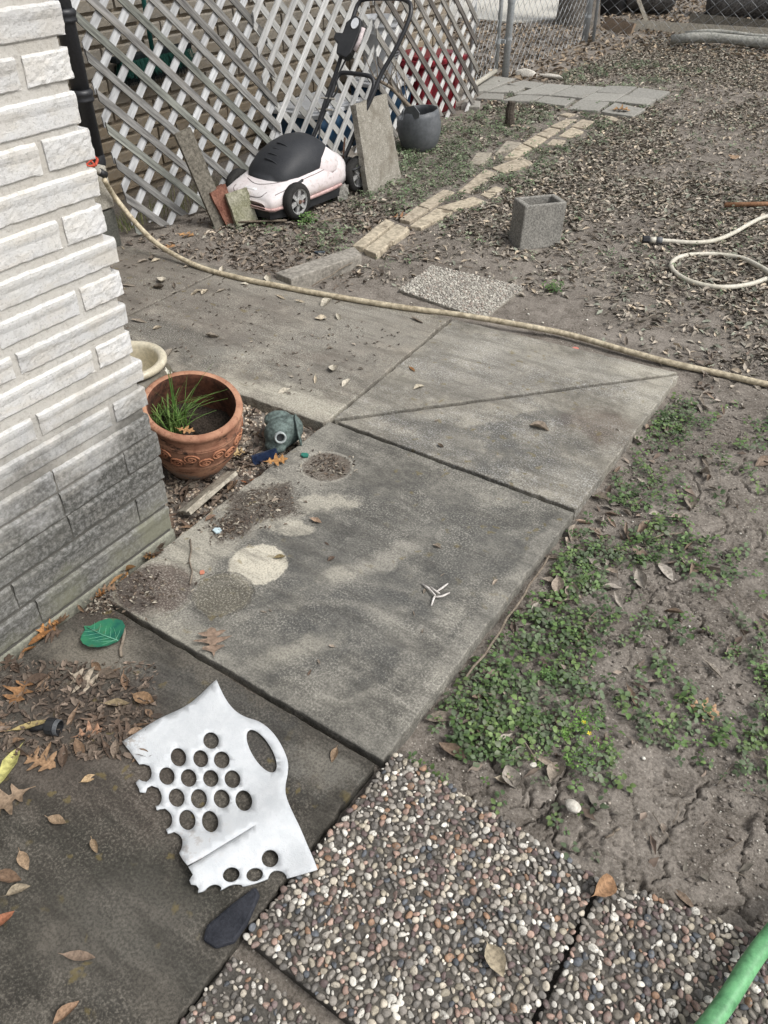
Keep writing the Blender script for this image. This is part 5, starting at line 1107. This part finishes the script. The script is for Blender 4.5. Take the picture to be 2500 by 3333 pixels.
for dx, dy, s, col, lab in ((437, 1238, .011, (.50, .20, .13), 'orange brick crumb beside the dark round mark'), (470, 1148, .017, (.45, .55, .58), 'torn bluish wrapper scrap on the dirt patch'), (659, 985, .020, (.03, .17, .13), 'green plastic scrap beside the dirt circle'), (690, 531, .035, (.10, .12, .14), 'dark grey plastic shard on the soil near the edging'), (652, 568, .022, (.50, .55, .58), 'pale bluish plastic piece beside the grey board'), (1245, 737, .020, (.55, .20, .16), 'orange-pink scrap beside the long cream hose')):
    p = atD(dx, dy, 0); q = [(rnd.uniform(.6, 1)*s*math.cos(t), rnd.uniform(.5, .9)*s*math.sin(t)) for t in np.linspace(0, 6.28, 6, endpoint=False)]
    o = MB().prism(q, 0, s*.22).obj('scrap', M_BITS, None, color=col); o.location = (p.x, p.y, surf_z(p.x, p.y)+.002); o.rotation_euler = (rnd.uniform(-.2, .2), rnd.uniform(-.2, .2), rnd.uniform(0, 3)); tag(o, lab, 'scrap')
for dx, dy, s, lab in ((1236, 1746, .040, 'pale rounded stone on the cracked soil beside the paver'), (1150, 1655, .020, 'small white pebble between the green weeds and the paver')):
    p = atD(dx, dy, -.02); rock('loose_stone', p+Vector((0, 0, .006)), (s, s*.8, s*.6), int(dx), M_ROCK, lab, 'stone', 2)
p = atD(1237, 1747); 
# ------------------------------------------------------------------ single fallen leaves
TANL, BRNL, ORL, DKL, GYL, PLL = (.30, .21, .135), (.19, .125, .08), (.33, .16, .06), (.115, .08, .058), (.24, .205, .165), (.42, .36, .27)
OG = 'lobed oak leaves'
leafD('oak', 460, 1390, .088, 2.4, (.21, .15, .11), 'grey-brown oak leaf lying across the joint above the foam sheet', group=OG, var=1, dz=.008, tilt=(.12, -.1), wide=1.15)
leafD('oak', 1522, 1528, .080, .15, (.45, .29, .175), 'flat tan oak leaf alone on the bare soil at the right', group=OG, var=2, z=-.02)
leafD('oak', 45, 1495, .085, -1.2, (.26, .14, .065), 'orange-brown oak leaf at the left edge', group=OG, var=3)
leafD('oak', 88, 1645, .085, .2, (.30, .19, .11), 'tan oak leaf below the black hose fitting', group=OG, var=4)
leafD('oak', 193, 1585, .070, .9, (.30, .175, .11), 'narrow reddish oak leaf right of the black hose fitting', group=OG, var=0, wide=.7)
leafD('oak', 182, 1472, .085, .1, (.34, .29, .225), 'pale curled oak leaf under the green artificial leaf', group=OG, var=5, tilt=(.2, .1))
leafD('oak', 597, 1000, .080, .8, (.38, .20, .075), 'orange oak leaf beside the toppled ornament', group=OG, var=2, dz=.008)
leafD('oak', 250, 1243, .085, .75, (.33, .17, .06), 'orange oak leaf pressed against the wall foot', group=OG, var=1, tilt=(.5, .2), dz=.008)
leafD('oak', 545, 1025, .085, 2.2, (.22, .09, .04), 'dark red-brown curled oak leaf below the terracotta pot', group=OG, var=4, tilt=(-.3, .3), dz=.012)
leafD('oak', 510, 960, .070, 1.2, (.42, .30, .15), 'yellow-brown leaf leaning on the terracotta pot', group=OG, var=0, dz=.01, tilt=(.3, .4))
leafD('oak', 15, 1735, .10, -1.8, (.24, .175, .12), 'large drab oak leaf cut by the left edge', group=OG, var=3)
leafD('oak', 400, 495, .10, .3, (.42, .24, .11), 'tan oak leaf before the lattice foot', group=OG, var=2); leafD('oak', 365, 520, .07, 1.5, (.42, .24, .12), 'small tan oak leaf before the lattice foot', group=OG, var=1)
leafD('oak', 1340, 243, .15, .3, (.30, .18, .09), 'brown oak leaf on the corner of the grey tile', group=OG, var=3, dz=.03); leafD('oak', 865, 465, .10, .3, (.32, .18, .10), 'brown oak leaf among the ground ivy', group=OG, var=4, dz=.01); leafD('oak', 1585, 340, .10, 2, (.32, .22, .14), 'tan oak leaf in the leaf field', group=OG, var=1, dz=.015) 
o = leafD('oak', 400, 925, .060, .4, (.40, .22, .10), 'tan oak leaf lying on the soil inside the terracotta pot', group=OG, var=2); o.location = (-1.695, 1.385, .155); o.rotation_euler = (-.1, .15, .5)
OD = 'single dry leaves'
for kind, dx, dy, s, r_, col, lab, kw in (
 ('dry', 312, 1515, .060, .2, (.22, .14, .08), 'glossy brown curled leaf next to the foam sheet corner', dict(var=2, wide=1.3)), ('dry', 125, 1776, .044, .3, (.26, .19, .125), 'small oval leaf alone on the dark concrete', dict(var=0, wide=1.1)),
 ('dry', 52, 1860, .050, -.3, (.30, .215, .14), 'oval tan leaf on the dark concrete near the left edge', dict(var=4)), ('dry', 205, 1830, .036, -.4, (.27, .20, .13), 'tiny folded leaf alone left of the foam sheet', dict(var=5)),
 ('narrow', 172, 2067, .062, .5, (.21, .155, .115), 'spindle-shaped curled leaf low on the dark slab', dict(var=1, wide=1.4)), ('dry', 192, 1683, .036, 1.3, (.40, .29, .17), 'small yellowish upright leaf on the near slab', dict(var=3, tilt=(.4, .3))),
 ('dry', 605, 1206, .034, .8, (.18, .14, .07), 'curled olive leaf on the white round mark', dict(var=6)), ('dry', 683, 1128, .042, .05, (.33, .235, .165), 'oval pinkish-tan leaf right of the dark dirt square', dict(var=0)),
 ('dry', 722, 1632, .040, -1.2, (.20, .14, .09), 'little brown leaf in the slab joint right of the foam sheet', dict(var=7)), ('narrow', 890, 798, .045, -.5, (.26, .13, .05), 'rolled orange-brown leaf on the far triangular slab', dict(var=2, wide=1.5)),
 ('dry', 905, 838, .050, 1.1, (.40, .36, .28), 'pale crumpled leaf on the far triangular slab', dict(var=8)), ('dry', 1165, 925, .075, .05, (.36, .30, .24), 'pale dry leaf in the middle of the front triangular slab', dict(var=1)),
 ('dry', 952, 965, .030, -.3, (.11, .085, .06), 'dark rolled leaf on the front triangular slab', dict(var=2)), ('narrow', 22, 1655, .095, -1.1, (.40, .38, .14), 'yellow-green rolled leaf at the left edge', dict(var=0, wide=1.6)),
 ('narrow', 70, 1570, .090, .9, (.30, .24, .11), 'long folded straw-coloured leaf beside the black hose fitting', dict(var=1)), ('dry', 455, 1120, .040, 1.4, (.17, .11, .075), 'brown leaf on the dirt patch beside the wall corner', dict(var=3)),
 ('narrow', 270, 1475, .055, -.6, (.20, .13, .085), 'curled brown leaf above the glossy brown one', dict(var=3, wide=1.5)), ('dry', 255, 1525, .060, .6, (.23, .18, .11), 'flat olive-brown leaf touching the glossy brown one', dict(var=0, wide=.8)),
 ('dry', 5, 1990, .050, 1.4, (.24, .10, .055), 'red-brown leaf cut by the lower left edge', dict(var=4)), ('dry', 145, 2190, .05, 1.4, (.26, .17, .11), 'pointed brown leaf at the bottom edge', dict(var=5)), ('dry', 20, 1900, .06, .4, (.18, .12, .08), 'broken brown leaf at the left edge below the leaf pile', dict(var=6)), ('dry', 40, 1925, .045, 1., (.25, .21, .15), 'greenish twisted leaf at the left edge', dict(var=8))):
    leafD(kind, dx, dy, s, r_, col, lab, group=OD, **kw)
leafD('dry', 1300, 1925, .062, 1.3, (.30, .18, .10), 'cupped brown leaf standing in the joint between the two pebble pavers', group=OD, var=1, wide=1.5, tilt=(.4, .2), dz=.012); leafD('dry', 1068, 2083, .060, -.6, (.33, .28, .20), 'pale curled leaf lying on the pebbles', group=OD, var=3, wide=1.4, dz=.008)
leafD('dry', 1095, 1680, .05, .4, PLL, 'grey torn leaf at the edge of the green weeds', group=OD, var=2, z=-.02); leafD('narrow', 1480, 1935, .05, -.3, (.20, .15, .11), 'dry brown leaf on the soil above the green hose', group=OD, var=2, wide=1.5, z=-.02); leafD('dry', 1440, 1230, .075, -.7, (.42, .38, .33), 'large pale leaf on the soil right of the weed patch', group=OD, var=4, z=-.02)
# groups of alike leaves
def many(n, kinds, place, cols, smin, smax, label, group, seed, tilt=.3, dz=.001):
    rs = random.Random(seed); k = 0
    while k < n:
        p = place(rs)
        if p is None: continue
        c = rs.choice(cols); t = rs.uniform(.75, 1.2); leaf(rs.choice(kinds), p[0], p[1], rs.uniform(smin, smax), rs.uniform(0, 6.28), tuple(v*t for v in c), label, 'leaf', group, (rs.uniform(-tilt, tilt), rs.uniform(-tilt, tilt)), dz, wide=rs.uniform(.8, 1.25)); k += 1
def pl_back(rs):
    x = rs.uniform(-3.4, -1.55); y = rs.uniform(1.9, 2.68+(x+3.4)*.08)
    return (x, y) if rs.random() < (.95 if x < -2.5 else .45) else None
many(62, ['dry', 'dry', 'narrow'], pl_back, [GYL, (.27, .235, .19), (.17, .14, .11), PLL, (.48, .44, .36)], .035, .085, 'dry grey-brown leaf scattered on the far slab of the walkway', 'leaves on the far slab', 1)
def pl_near(rs):
    p = atD(rs.uniform(0, 340), rs.uniform(1440, 1640)); return (p.x, p.y) if -1.49 < p.x < -.9 else None
many(36, ['dry', 'narrow', 'dry', 'oak'], pl_near, [BRNL, DKL, (.16, .125, .095), (.22, .15, .10)], .03, .065, 'brown dead leaf in the leaf pile on the near slab', 'leaves piled on the near slab', 2)
def pl_wall(rs):
    y = rs.uniform(.52, 1.1); return (-1.503+rs.uniform(-.004, .022), y)
many(26, ['dry', 'narrow', 'oak'], pl_wall, [ORL, BRNL, (.25, .14, .06), DKL], .035, .07, 'brown leaf caught along the foot of the brick wall', 'leaves along the wall foot', 3, .6, .004)
def pl_bed(rs): return (rs.uniform(-1.75, -1.5), rs.uniform(1.12, 1.86))
many(34, ['dry', 'narrow', 'oak'], pl_bed, [BRNL, DKL, GYL, (.16, .12, .09)], .04, .075, 'withered leaf lying on the gravel bed around the pots', 'leaves in the gravel bed', 4, .4, .008)
def pl_weed(rs):
    x = rs.uniform(-.545, .15); y = rs.uniform(.92, 2.9); return (x, y) if rs.random() < math.exp(-((x+.48)/.22)**2)*(.4+.6*float(fbm(x*4, y*4, 2, 31) > .45)) else None
many(95, ['dry', 'dry', 'narrow'], pl_weed, [(.30, .25, .20), (.24, .18, .135), GYL, (.38, .34, .29), (.17, .125, .09)], .035, .075, 'dry curled leaf lying among the weeds along the slab edge', 'leaves along the slab edge', 5, .5, .006)
def pl_tri(rs):
    p = atD(rs.uniform(560, 1350), rs.uniform(700, 1500)); return (p.x, p.y) if -1.45 < p.x < -.6 and .9 < p.y < 2.8 else None
many(16, ['dry', 'narrow'], pl_tri, [GYL, DKL, (.30, .25, .2)], .015, .034, 'tiny leaf fragment lying loose on the walkway slabs', 'fragments on the slabs', 6)
# ------------------------------------------------------------------ leaf litter and ground cover (uncountable)
def scatter(name, templ, n, place, cols, smin, smax, tilt, seed, mat, label, cat, lift=.004):
    rs = np.random.RandomState(seed); P_ = place(n, rs); n = len(P_); Vs = []; Cs = []; Fs = []
    tid = rs.randint(0, len(templ), n); off = 0
    cols = np.array(cols)
    for t, (V, F) in enumerate(templ):
        ii = np.where(tid == t)[0]; m = len(ii)
        if not m: continue
        s = rs.uniform(smin, smax, m); q = rs.uniform(0, 6.283, m); ax = rs.normal(0, tilt, m); ay = rs.normal(0, tilt, m)
        X = V[None]*s[:, None, None]
        c, sn = np.cos(ax)[:, None], np.sin(ax)[:, None]; y_, z_ = X[:, :, 1]*c-X[:, :, 2]*sn, X[:, :, 1]*sn+X[:, :, 2]*c; x_ = X[:, :, 0]
        c, sn = np.cos(ay)[:, None], np.sin(ay)[:, None]; x_, z_ = x_*c+z_*sn, -x_*sn+z_*c
        c, sn = np.cos(q)[:, None], np.sin(q)[:, None]; x_, y_ = x_*c-y_*sn, x_*sn+y_*c
        zb = P_[ii, 2]+rs.uniform(0, 1, m)*lift
        W = np.stack([x_+P_[ii, 0:1], y_+P_[ii, 1:2], z_+zb[:, None]], -1); Vs.append(W.reshape(-1, 3))
        cc = cols[rs.randint(0, len(cols), m)]*rs.uniform(.7, 1.3, (m, 1)); Cs.append(np.repeat(cc, V.shape[0], 0))
        Fq = np.array([f for f in F if len(f) == 4]); Fs.append((Fq[None]+(np.arange(m)*V.shape[0])[:, None, None]).reshape(-1, 4)+off); off += m*V.shape[0]
    me = fastmesh(name, np.concatenate(Vs), np.concatenate(Fs), np.clip(np.concatenate(Cs), 0, .8)); o = link(name, me, None, mat); return tag(o, label, cat, kind='stuff')
def thin(half, k): return [half[i] for i in k]
def slim(V):
    n = (len(V)-4)//5; W = V[:n*5].reshape(n, 5, 3)[:, [0, 2, 4]].reshape(-1, 3)
    return W, [(i*3+j, i*3+j+1, i*3+j+4, i*3+j+3) for i in range(n-1) for j in (0, 1)]
LT = []
for i in range(10):
    rs_ = random.Random(200+i); V, F = leaf_grid([(0, .03), (.48, .25), (1, .02)] if i % 3 else ([(0, .01), (.5, .13), (1, .01)] if i % 2 else [(0, .16), (.5, .28), (1, .10)]), rs_.uniform(-.2, 1.0), rs_.uniform(.1, 1.0), rs_.uniform(0, 3), i, wav=.05, stem=0); V, F = slim(V)
    LT.append((V-np.array([0, 0, .0]), F))
M_LIT = vcol('leaf_litter', .85, 60, .3, .2)
def excl(x, y):
    ok = ~((x > -3.46) & (x < -.54) & (y < 2.95) & (y > 1.0) & (y < 2.72+.09*(x+3.44)))
    ok &= ~((x > -1.56) & (x < -.535) & (y < 2.93)); ok &= ~((x > -.6) & (x < .46) & (y < .86+.22*np.clip(x+.05, 0, 1)))
    ok &= ~((x > -1.95) & (x < -1.43) & (y > 2.93) & (y < 3.37)); ok &= ~((np.abs(x+1.66) < .1) & (np.abs(y-3.91) < .11)); ok &= (x > -3.5) | (y > 7.2)
    for q in EXP:
        q = [(p.x, p.y) for p in q]; ar = sum(q[i][0]*q[(i+1) % len(q)][1]-q[(i+1) % len(q)][0]*q[i][1] for i in range(len(q)))
        if ar < 0: q = q[::-1]
        ins = np.ones(x.shape, bool)
        for i in range(len(q)):
            (x1, y1), (x2, y2) = q[i], q[(i+1) % len(q)]; ins &= (x2-x1)*(y-y1)-(y2-y1)*(x-x1) > -.004
        ok &= ~(ins & (_LAT[(np.abs(x*9973).astype(int)) % 512, (np.abs(y*7919).astype(int)) % 512] < .97))
    return ok
def placer(x0, x1, y0, y1, dens):
    def f(n, rs):
        x = rs.uniform(x0, x1, n); y = rs.uniform(y0, y1, n); d = dens(x, y)*excl(x, y); k = rs.rand(n) < d; x, y = x[k], y[k]; return np.stack([x, y, ground_z(x, y)], -1)
    return f
def d_field(x, y):
    d = sstep(3.35, 4.1, y+.35*(x+1.6)+.5*(fbm(x*2, y*2, 3, 51)-.5))*(.25+.75*sstep(.36, .56, fbm(x*1.6, y*1.6, 3, 52)))
    d = d*(1-.75*sstep(-2.0, -2.4, x)*sstep(6.6, 6.2, y)); d = np.maximum(d, .40*sstep(.44, .60, fbm(x*3, y*3, 3, 53))*sstep(2.9, 3.2, y)*sstep(4.4, 3.6, y)); return d
FC = [(.26, .23, .19), (.34, .30, .25), (.20, .175, .145), (.42, .37, .305), (.125, .107, .088), (.27, .25, .21), (.45, .38, .29), (.22, .205, .165), (.16, .135, .11), (.24, .25, .20)]
scatter('leaf_litter', LT, 140000, placer(-3.3, 1.2, 2.95, 10.6, d_field), FC, .012, .045, .36, 1, M_LIT, 'grey-brown dry leaf litter covering the back yard', 'leaf litter', .012)
scatter('leaf_litter', LT, 20000, placer(-7.2, 1.2, 6.4, 15, lambda x, y: sstep(9.2, 10.2, y+.6*(x < -3.3)*8)*(1-.97*((x < -4.7) & (y > 10.5)))), [(.30, .235, .17), (.22, .18, .14), (.36, .29, .21), (.16, .13, .10)], .04, .085, .5, 2, M_LIT, 'tan leaf litter around the fence and the logs', 'leaf litter', .012)
scatter('leaf_litter', LT, 5200, placer(-3.5, -2.1, 2.65, 4.0, lambda x, y: .10+.55*sstep(.42, .6, fbm(x*3, y*3, 3, 61))*sstep(-2.1, -2.6, x)), [(.16, .13, .105), (.22, .18, .145), (.12, .098, .08), (.27, .225, .175), (.19, .165, .14)], .012, .046, .4, 3, M_LIT, 'brown leaf litter before the lattice and the mower', 'leaf litter', .010)
scatter('leaf_litter', LT, 2200, placer(-.545, .9, .95, 4.0, lambda x, y: np.maximum(.08+.5*sstep(.5, .62, fbm(x*3.3, y*3.3, 3, 71))*sstep(.5, -.3, x), .9*np.exp(-((x+.50)/.07)**2))), [(.20, .16, .13), (.27, .225, .185), (.13, .10, .08), (.17, .155, .13)], .018, .05, .5, 4, M_LIT, 'small leaf litter on the bare soil along the walkway', 'leaf litter', .006)
scatter('leaf_crumbs', LT, 900, lambda n, rs: np.array([(p.x, p.y, .001) for p in (atD(rs.uniform(0, 340), rs.uniform(1430, 1640)) for _ in range(n)) if -1.5 < p.x < -.95]), [(.12, .095, .075), (.18, .14, .11), (.09, .07, .056)], .006, .028, .4, 5, M_LIT, 'brown leaf crumbs and dirt on the near slab', 'leaf litter', .002)
scatter('leaf_crumbs', LT, 420, lambda n, rs: np.stack([rs.uniform(-3.4, -1.6, n), rs.uniform(1.9, 2.6, n), np.full(n, .001)], -1), [(.17, .145, .12), (.23, .20, .165), (.13, .11, .09)], .006, .022, .4, 6, M_LIT, 'leaf crumbs on the far slab of the walkway', 'leaf litter', .002)
scatter('leaf_crumbs', LT, 1100, lambda n, rs: np.concatenate([np.stack([rs.normal(cx, sd, n//5), rs.normal(cy, sd, n//5), np.full(n//5, .001)], -1) for cx, cy, sd in ((-1.40, 1.235, .03), (-1.385, 1.375, .05), (-1.335, 1.645, .04), (-1.42, .90, .05), (-1.46, .80, .02))]), [(.11, .085, .065), (.16, .125, .095), (.07, .055, .045), (.3, .27, .22)], .004, .016, .4, 7, M_LIT, 'crumbs of dirt in the pot marks on the slab', 'leaf litter', .002)
# bed litter
scatter('bed_litter', LT, 420, lambda n, rs: np.stack([rs.uniform(-1.95, -1.5, n), rs.uniform(1.12, 1.86, n), np.full(n, -.036)], -1), [(.10, .08, .065), (.15, .115, .09), (.07, .055, .045)], .015, .045, .5, 8, M_LIT, 'dark leaf scraps between the gravel of the bed', 'leaf litter', .012)
# green sprigs: small ovate leaves in whorls
SPG = []
for i in range(8):
    rs_ = random.Random(300+i); V = []; F = []
    for k in range(rs_.randint(4, 6)):
        q = k*2.4+rs_.uniform(-.3, .3); h = rs_.uniform(.2, 1.1); L = rs_.uniform(.45, .8); up_ = rs_.uniform(.0, .6); r0 = rs_.uniform(.05, .35); d = np.array([math.cos(q), math.sin(q), 0]); s_ = np.array([-d[1], d[0], 0]); k0 = len(V); wd = L*.36
        def pt(t, w_): return d*(r0+L*t)+s_*w_+np.array([0, 0, h+L*up_*t-.35*L*t*t+.35*abs(w_)])
        V += [pt(0, 0), pt(.35, wd), pt(.35, 0), pt(.35, -wd), pt(.72, wd*.75), pt(.72, 0), pt(.72, -wd*.75), pt(1, 0)]
        F += [(k0, k0+2, k0+1, k0), (k0, k0+3, k0+2, k0)][:0]+[(k0, k0+3, k0+2, k0+1), (k0+2, k0+3, k0+6, k0+5), (k0+1, k0+2, k0+5, k0+4), (k0+5, k0+6, k0+7, k0+4)]
    SPG.append((np.array(V), F))
M_GRN = vcol('weed_leaf', .55, 120, .2, .35)
def d_weed(x, y):
    e = x+.54; n = fbm(x*5, y*5, 3, 81)
    d = np.zeros_like(x)
    for cx, cy, sx_, sy_, a in ((-.44, .95, .17, .11, 1.5), (-.47, 1.15, .10, .14, 1.1), (-.34, 1.12, .16, .10, .6), (-.36, 1.40, .20, .18, .62), (-.10, 1.62, .30, .17, .62), (-.28, 1.85, .20, .18, .45), (-.40, 1.68, .12, .2, .7), (-.05, 1.28, .10, .05, .4), (-.16, 1.12, .08, .05, .5), (-.48, 2.6, .08, .14, .7), (-.44, 2.1, .10, .2, .45), (.14, 1.45, .22, .15, .55), (.26, 1.22, .08, .08, .6), (.02, 2.6, .25, .3, .25), (.3, 1.9, .2, .4, .35)):
        d = np.maximum(d, a*np.exp(-((x-cx)/sx_)**2-((y-cy)/sy_)**2))
    return np.clip(d*sstep(.30, .58, n)*1.5*sstep(-.01, .02, e), 0, 1)
scatter('green_weeds', SPG, 13500, placer(-.55, .6, .87, 3.0, d_weed), [(.072, .125, .040), (.095, .155, .050), (.060, .098, .040), (.125, .185, .062), (.095, .13, .070), (.11, .13, .08)], .010, .027, .25, 11, M_GRN, 'green weeds creeping along the right edge of the walkway', 'weeds', .004)
def d_ivy(x, y):
    d = sstep(-1.95, -2.35, x+.25*(fbm(x*3, y*3, 2, 91)-.5)+(y-5)*-.02)*sstep(3.75, 4.3, y)*sstep(6.75, 6.3, y); n = fbm(x*3.3, y*3.3, 3, 92)
    d = np.maximum(d*(.5+.5*sstep(.3, .55, n)), .55*sstep(.48, .58, n)*sstep(3.05, 3.35, y)*sstep(-2.0, -2.4, x)); d = np.maximum(d, .08*sstep(.48, .62, n)*sstep(3.4, 3.8, y)*sstep(9.5, 8, y)); return d
scatter('ground_ivy', SPG, 26000, placer(-3.35, .6, 3.0, 9.0, d_ivy), [(.10, .145, .072), (.13, .17, .095), (.075, .105, .052), (.17, .20, .125), (.155, .165, .115)], .016, .030, .3, 12, M_GRN, 'low green ground ivy between the lattice and the stone edging', 'ground cover', .012)
# grass wisps, moss tufts
o = link('grass_wisps', blades((0, 0, 0), 260, .05, .16, .9, 21, .62, .003, ((.10, .12, .04), (.25, .24, .12))), None, M_GRASS); o.location = (-3.62, 3.35, -.01); o.scale = (.22, 1.1, 1); tag(o, 'straggly grass growing behind the leftmost lattice foot', 'grass', kind='stuff')
for dx, dy, n, h, lab in ((275, 488, 16, .12, 'yellow-green grass tuft at the lattice corner'), (870, 1480, 0, 0, ''), (640, 490, 0, 0, '')):
    if n:
        p = atD(dx, dy); o = link('grass_tuft', blades((0, 0, 0), n, .05, h, .9, dx, .05, .003, ((.12, .17, .05), (.26, .28, .10))), None, M_GRASS); o.location = (p.x, p.y, -.02); tag(o, lab, 'grass')
for dx, dy, s, lab in ((1185, 1450, .020, 'tuft of fine weed beside the joint of slab and paver'), (660, 480, .05, 'leafy green weed in front of the mower wheel'), (1195, 625, .035, 'small yellow-green sprout before the cinder block')):
    p = atD(dx, dy, -.02); mbv = []; rs_ = np.random.RandomState(dx)
    Pq = lambda n, rs: np.stack([p.x+rs.uniform(-1, 1, n)*s, p.y+rs.uniform(-1, 1, n)*s, np.full(n, float(ground_z(p.x, p.y)))+rs.rand(n)*s*.9], -1)
    o = scatter('weed_clump', SPG, 38, Pq, [(.07, .14, .04), (.10, .18, .05)], s*.35, s*.55, .3, dx, M_GRN, lab, 'weed', 0); del o['kind']
yf = empty('yellow_flower_weed', atD(1262, 1580, -.03), 'delicate weed with two tiny yellow flowers on the bare soil', 'weed')
rs_ = np.random.RandomState(3); q = np.array([[0, 0, .01], [.02, -.03, .012], [-.02, .03, .008], [.03, -.07, .01], [.01, -.10, .008], [-.03, -.04, .01]])
me_ = None
tmp = scatter('fronds', SPG, 90, lambda n, rs: q[rs.randint(0, 6, n)]+rs.normal(0, .014, (n, 3))*np.array([1, 1, .4]), [(.10, .20, .04), (.13, .24, .05)], .006, .011, .4, 15, M_GRN, None, None, .01); tmp.parent = yf; del tmp['kind']
M_YEL = simple('yellow_petal', (.60, .48, .02), (.68, .56, .04), 20, 40, .6)
for k in range(2):
    a = q[k]+np.array([rnd.uniform(-.01, .01), rnd.uniform(-.01, .01), .016]); mb = MB()
    for j in range(5): t = j*1.2566; mb.add([a, a+np.array([math.cos(t-.4)*.005, math.sin(t-.4)*.005, .002]), a+np.array([math.cos(t)*.006, math.sin(t)*.006, .003]), a+np.array([math.cos(t+.4)*.005, math.sin(t+.4)*.005, .002])], [(0, 1, 2, 3)])
    mb.obj('flower', M_YEL, yf)
_gx = np.arange(-3.4, 1.0, .02); _gy = np.arange(.8, 10., .02); _ok = excl(*np.meshgrid(_gx, _gy, indexing='ij'))
def qok(x, y): return bool(_ok[min(len(_gx)-1, max(0, int((x+3.4)/.02))), min(len(_gy)-1, max(0, int((y-.8)/.02)))])
rs = np.random.RandomState(77); mb = MB()
for k in range(620):
    if k < 260: x, y = rs.uniform(-.53, .6), rs.uniform(.95, 3.2); L = rs.uniform(.02, .09); r = .0009
    else: x, y = rs.uniform(-3.2, .6), rs.uniform(3.3, 9.5); L = rs.uniform(.05, .22); r = .0022
    if not qok(x, y): continue
    q = rs.uniform(0, 6.28); z = float(ground_z(x, y))+.006; mb.tube([(x, y, z), (x+L*.5*math.cos(q)+rs.uniform(-.01, .01), y+L*.5*math.sin(q), z+rs.uniform(.0, .012)), (x+L*math.cos(q), y+L*math.sin(q), z)], [r, r, r*.6], 4)
o = mb.obj('twig_litter', M_TWIG, None, True); tag(o, 'thin dry stems and twigs strewn over the soil and leaf litter', 'twigs', kind='stuff')
# small loose pebbles and specks on the soil
rs = np.random.RandomState(19); SV = []; SC = []; V0, F0 = ico(1); F0 = np.array(F0)
def okpts(xs, ys): return excl(np.asarray(xs), np.asarray(ys))
for k in range(1500):
    x = rs.uniform(-.53, .8); y = rs.uniform(.9, 3.6); r = .0012+.0035*rs.rand()**4
    if k > 1100: x = rs.uniform(-2.6, -1.0); y = rs.uniform(2.9, 4.2); r *= 1.5
    if not qok(x, y): continue
    SV.append(V0*np.array([r*1.2, r, r*.7])+np.array([x, y, float(ground_z(x, y))+.004])); SC.append([(.55, .52, .45), (.45, .42, .36), (.35, .31, .26), (.60, .58, .52)][rs.randint(4)])
for k in range(5200):
    x = rs.uniform(-.53, .85); y = rs.uniform(.9, 3.7)
    if vnoise(x*6, y*6, 77) < .42 or not qok(x, y): continue
    r = .0015+.005*rs.rand()**3; SV.append(V0*np.array([r*1.2, r, r*.8])*(1+.25*rs.randn(len(V0), 1))+np.array([x, y, float(ground_z(x, y))+.002])); t_ = rs.uniform(.7, 1.4); SC.append((.185*t_, .162*t_, .14*t_))
o = link('soil_specks', fastmesh('soil_specks', np.concatenate(SV), np.concatenate([F0+i*len(V0) for i in range(len(SV))]), np.repeat(np.array(SC), len(V0), 0)), None, M_PEBV); tag(o, 'tiny pale pebbles and crumbs of earth on the bare soil', 'pebbles', kind='stuff')
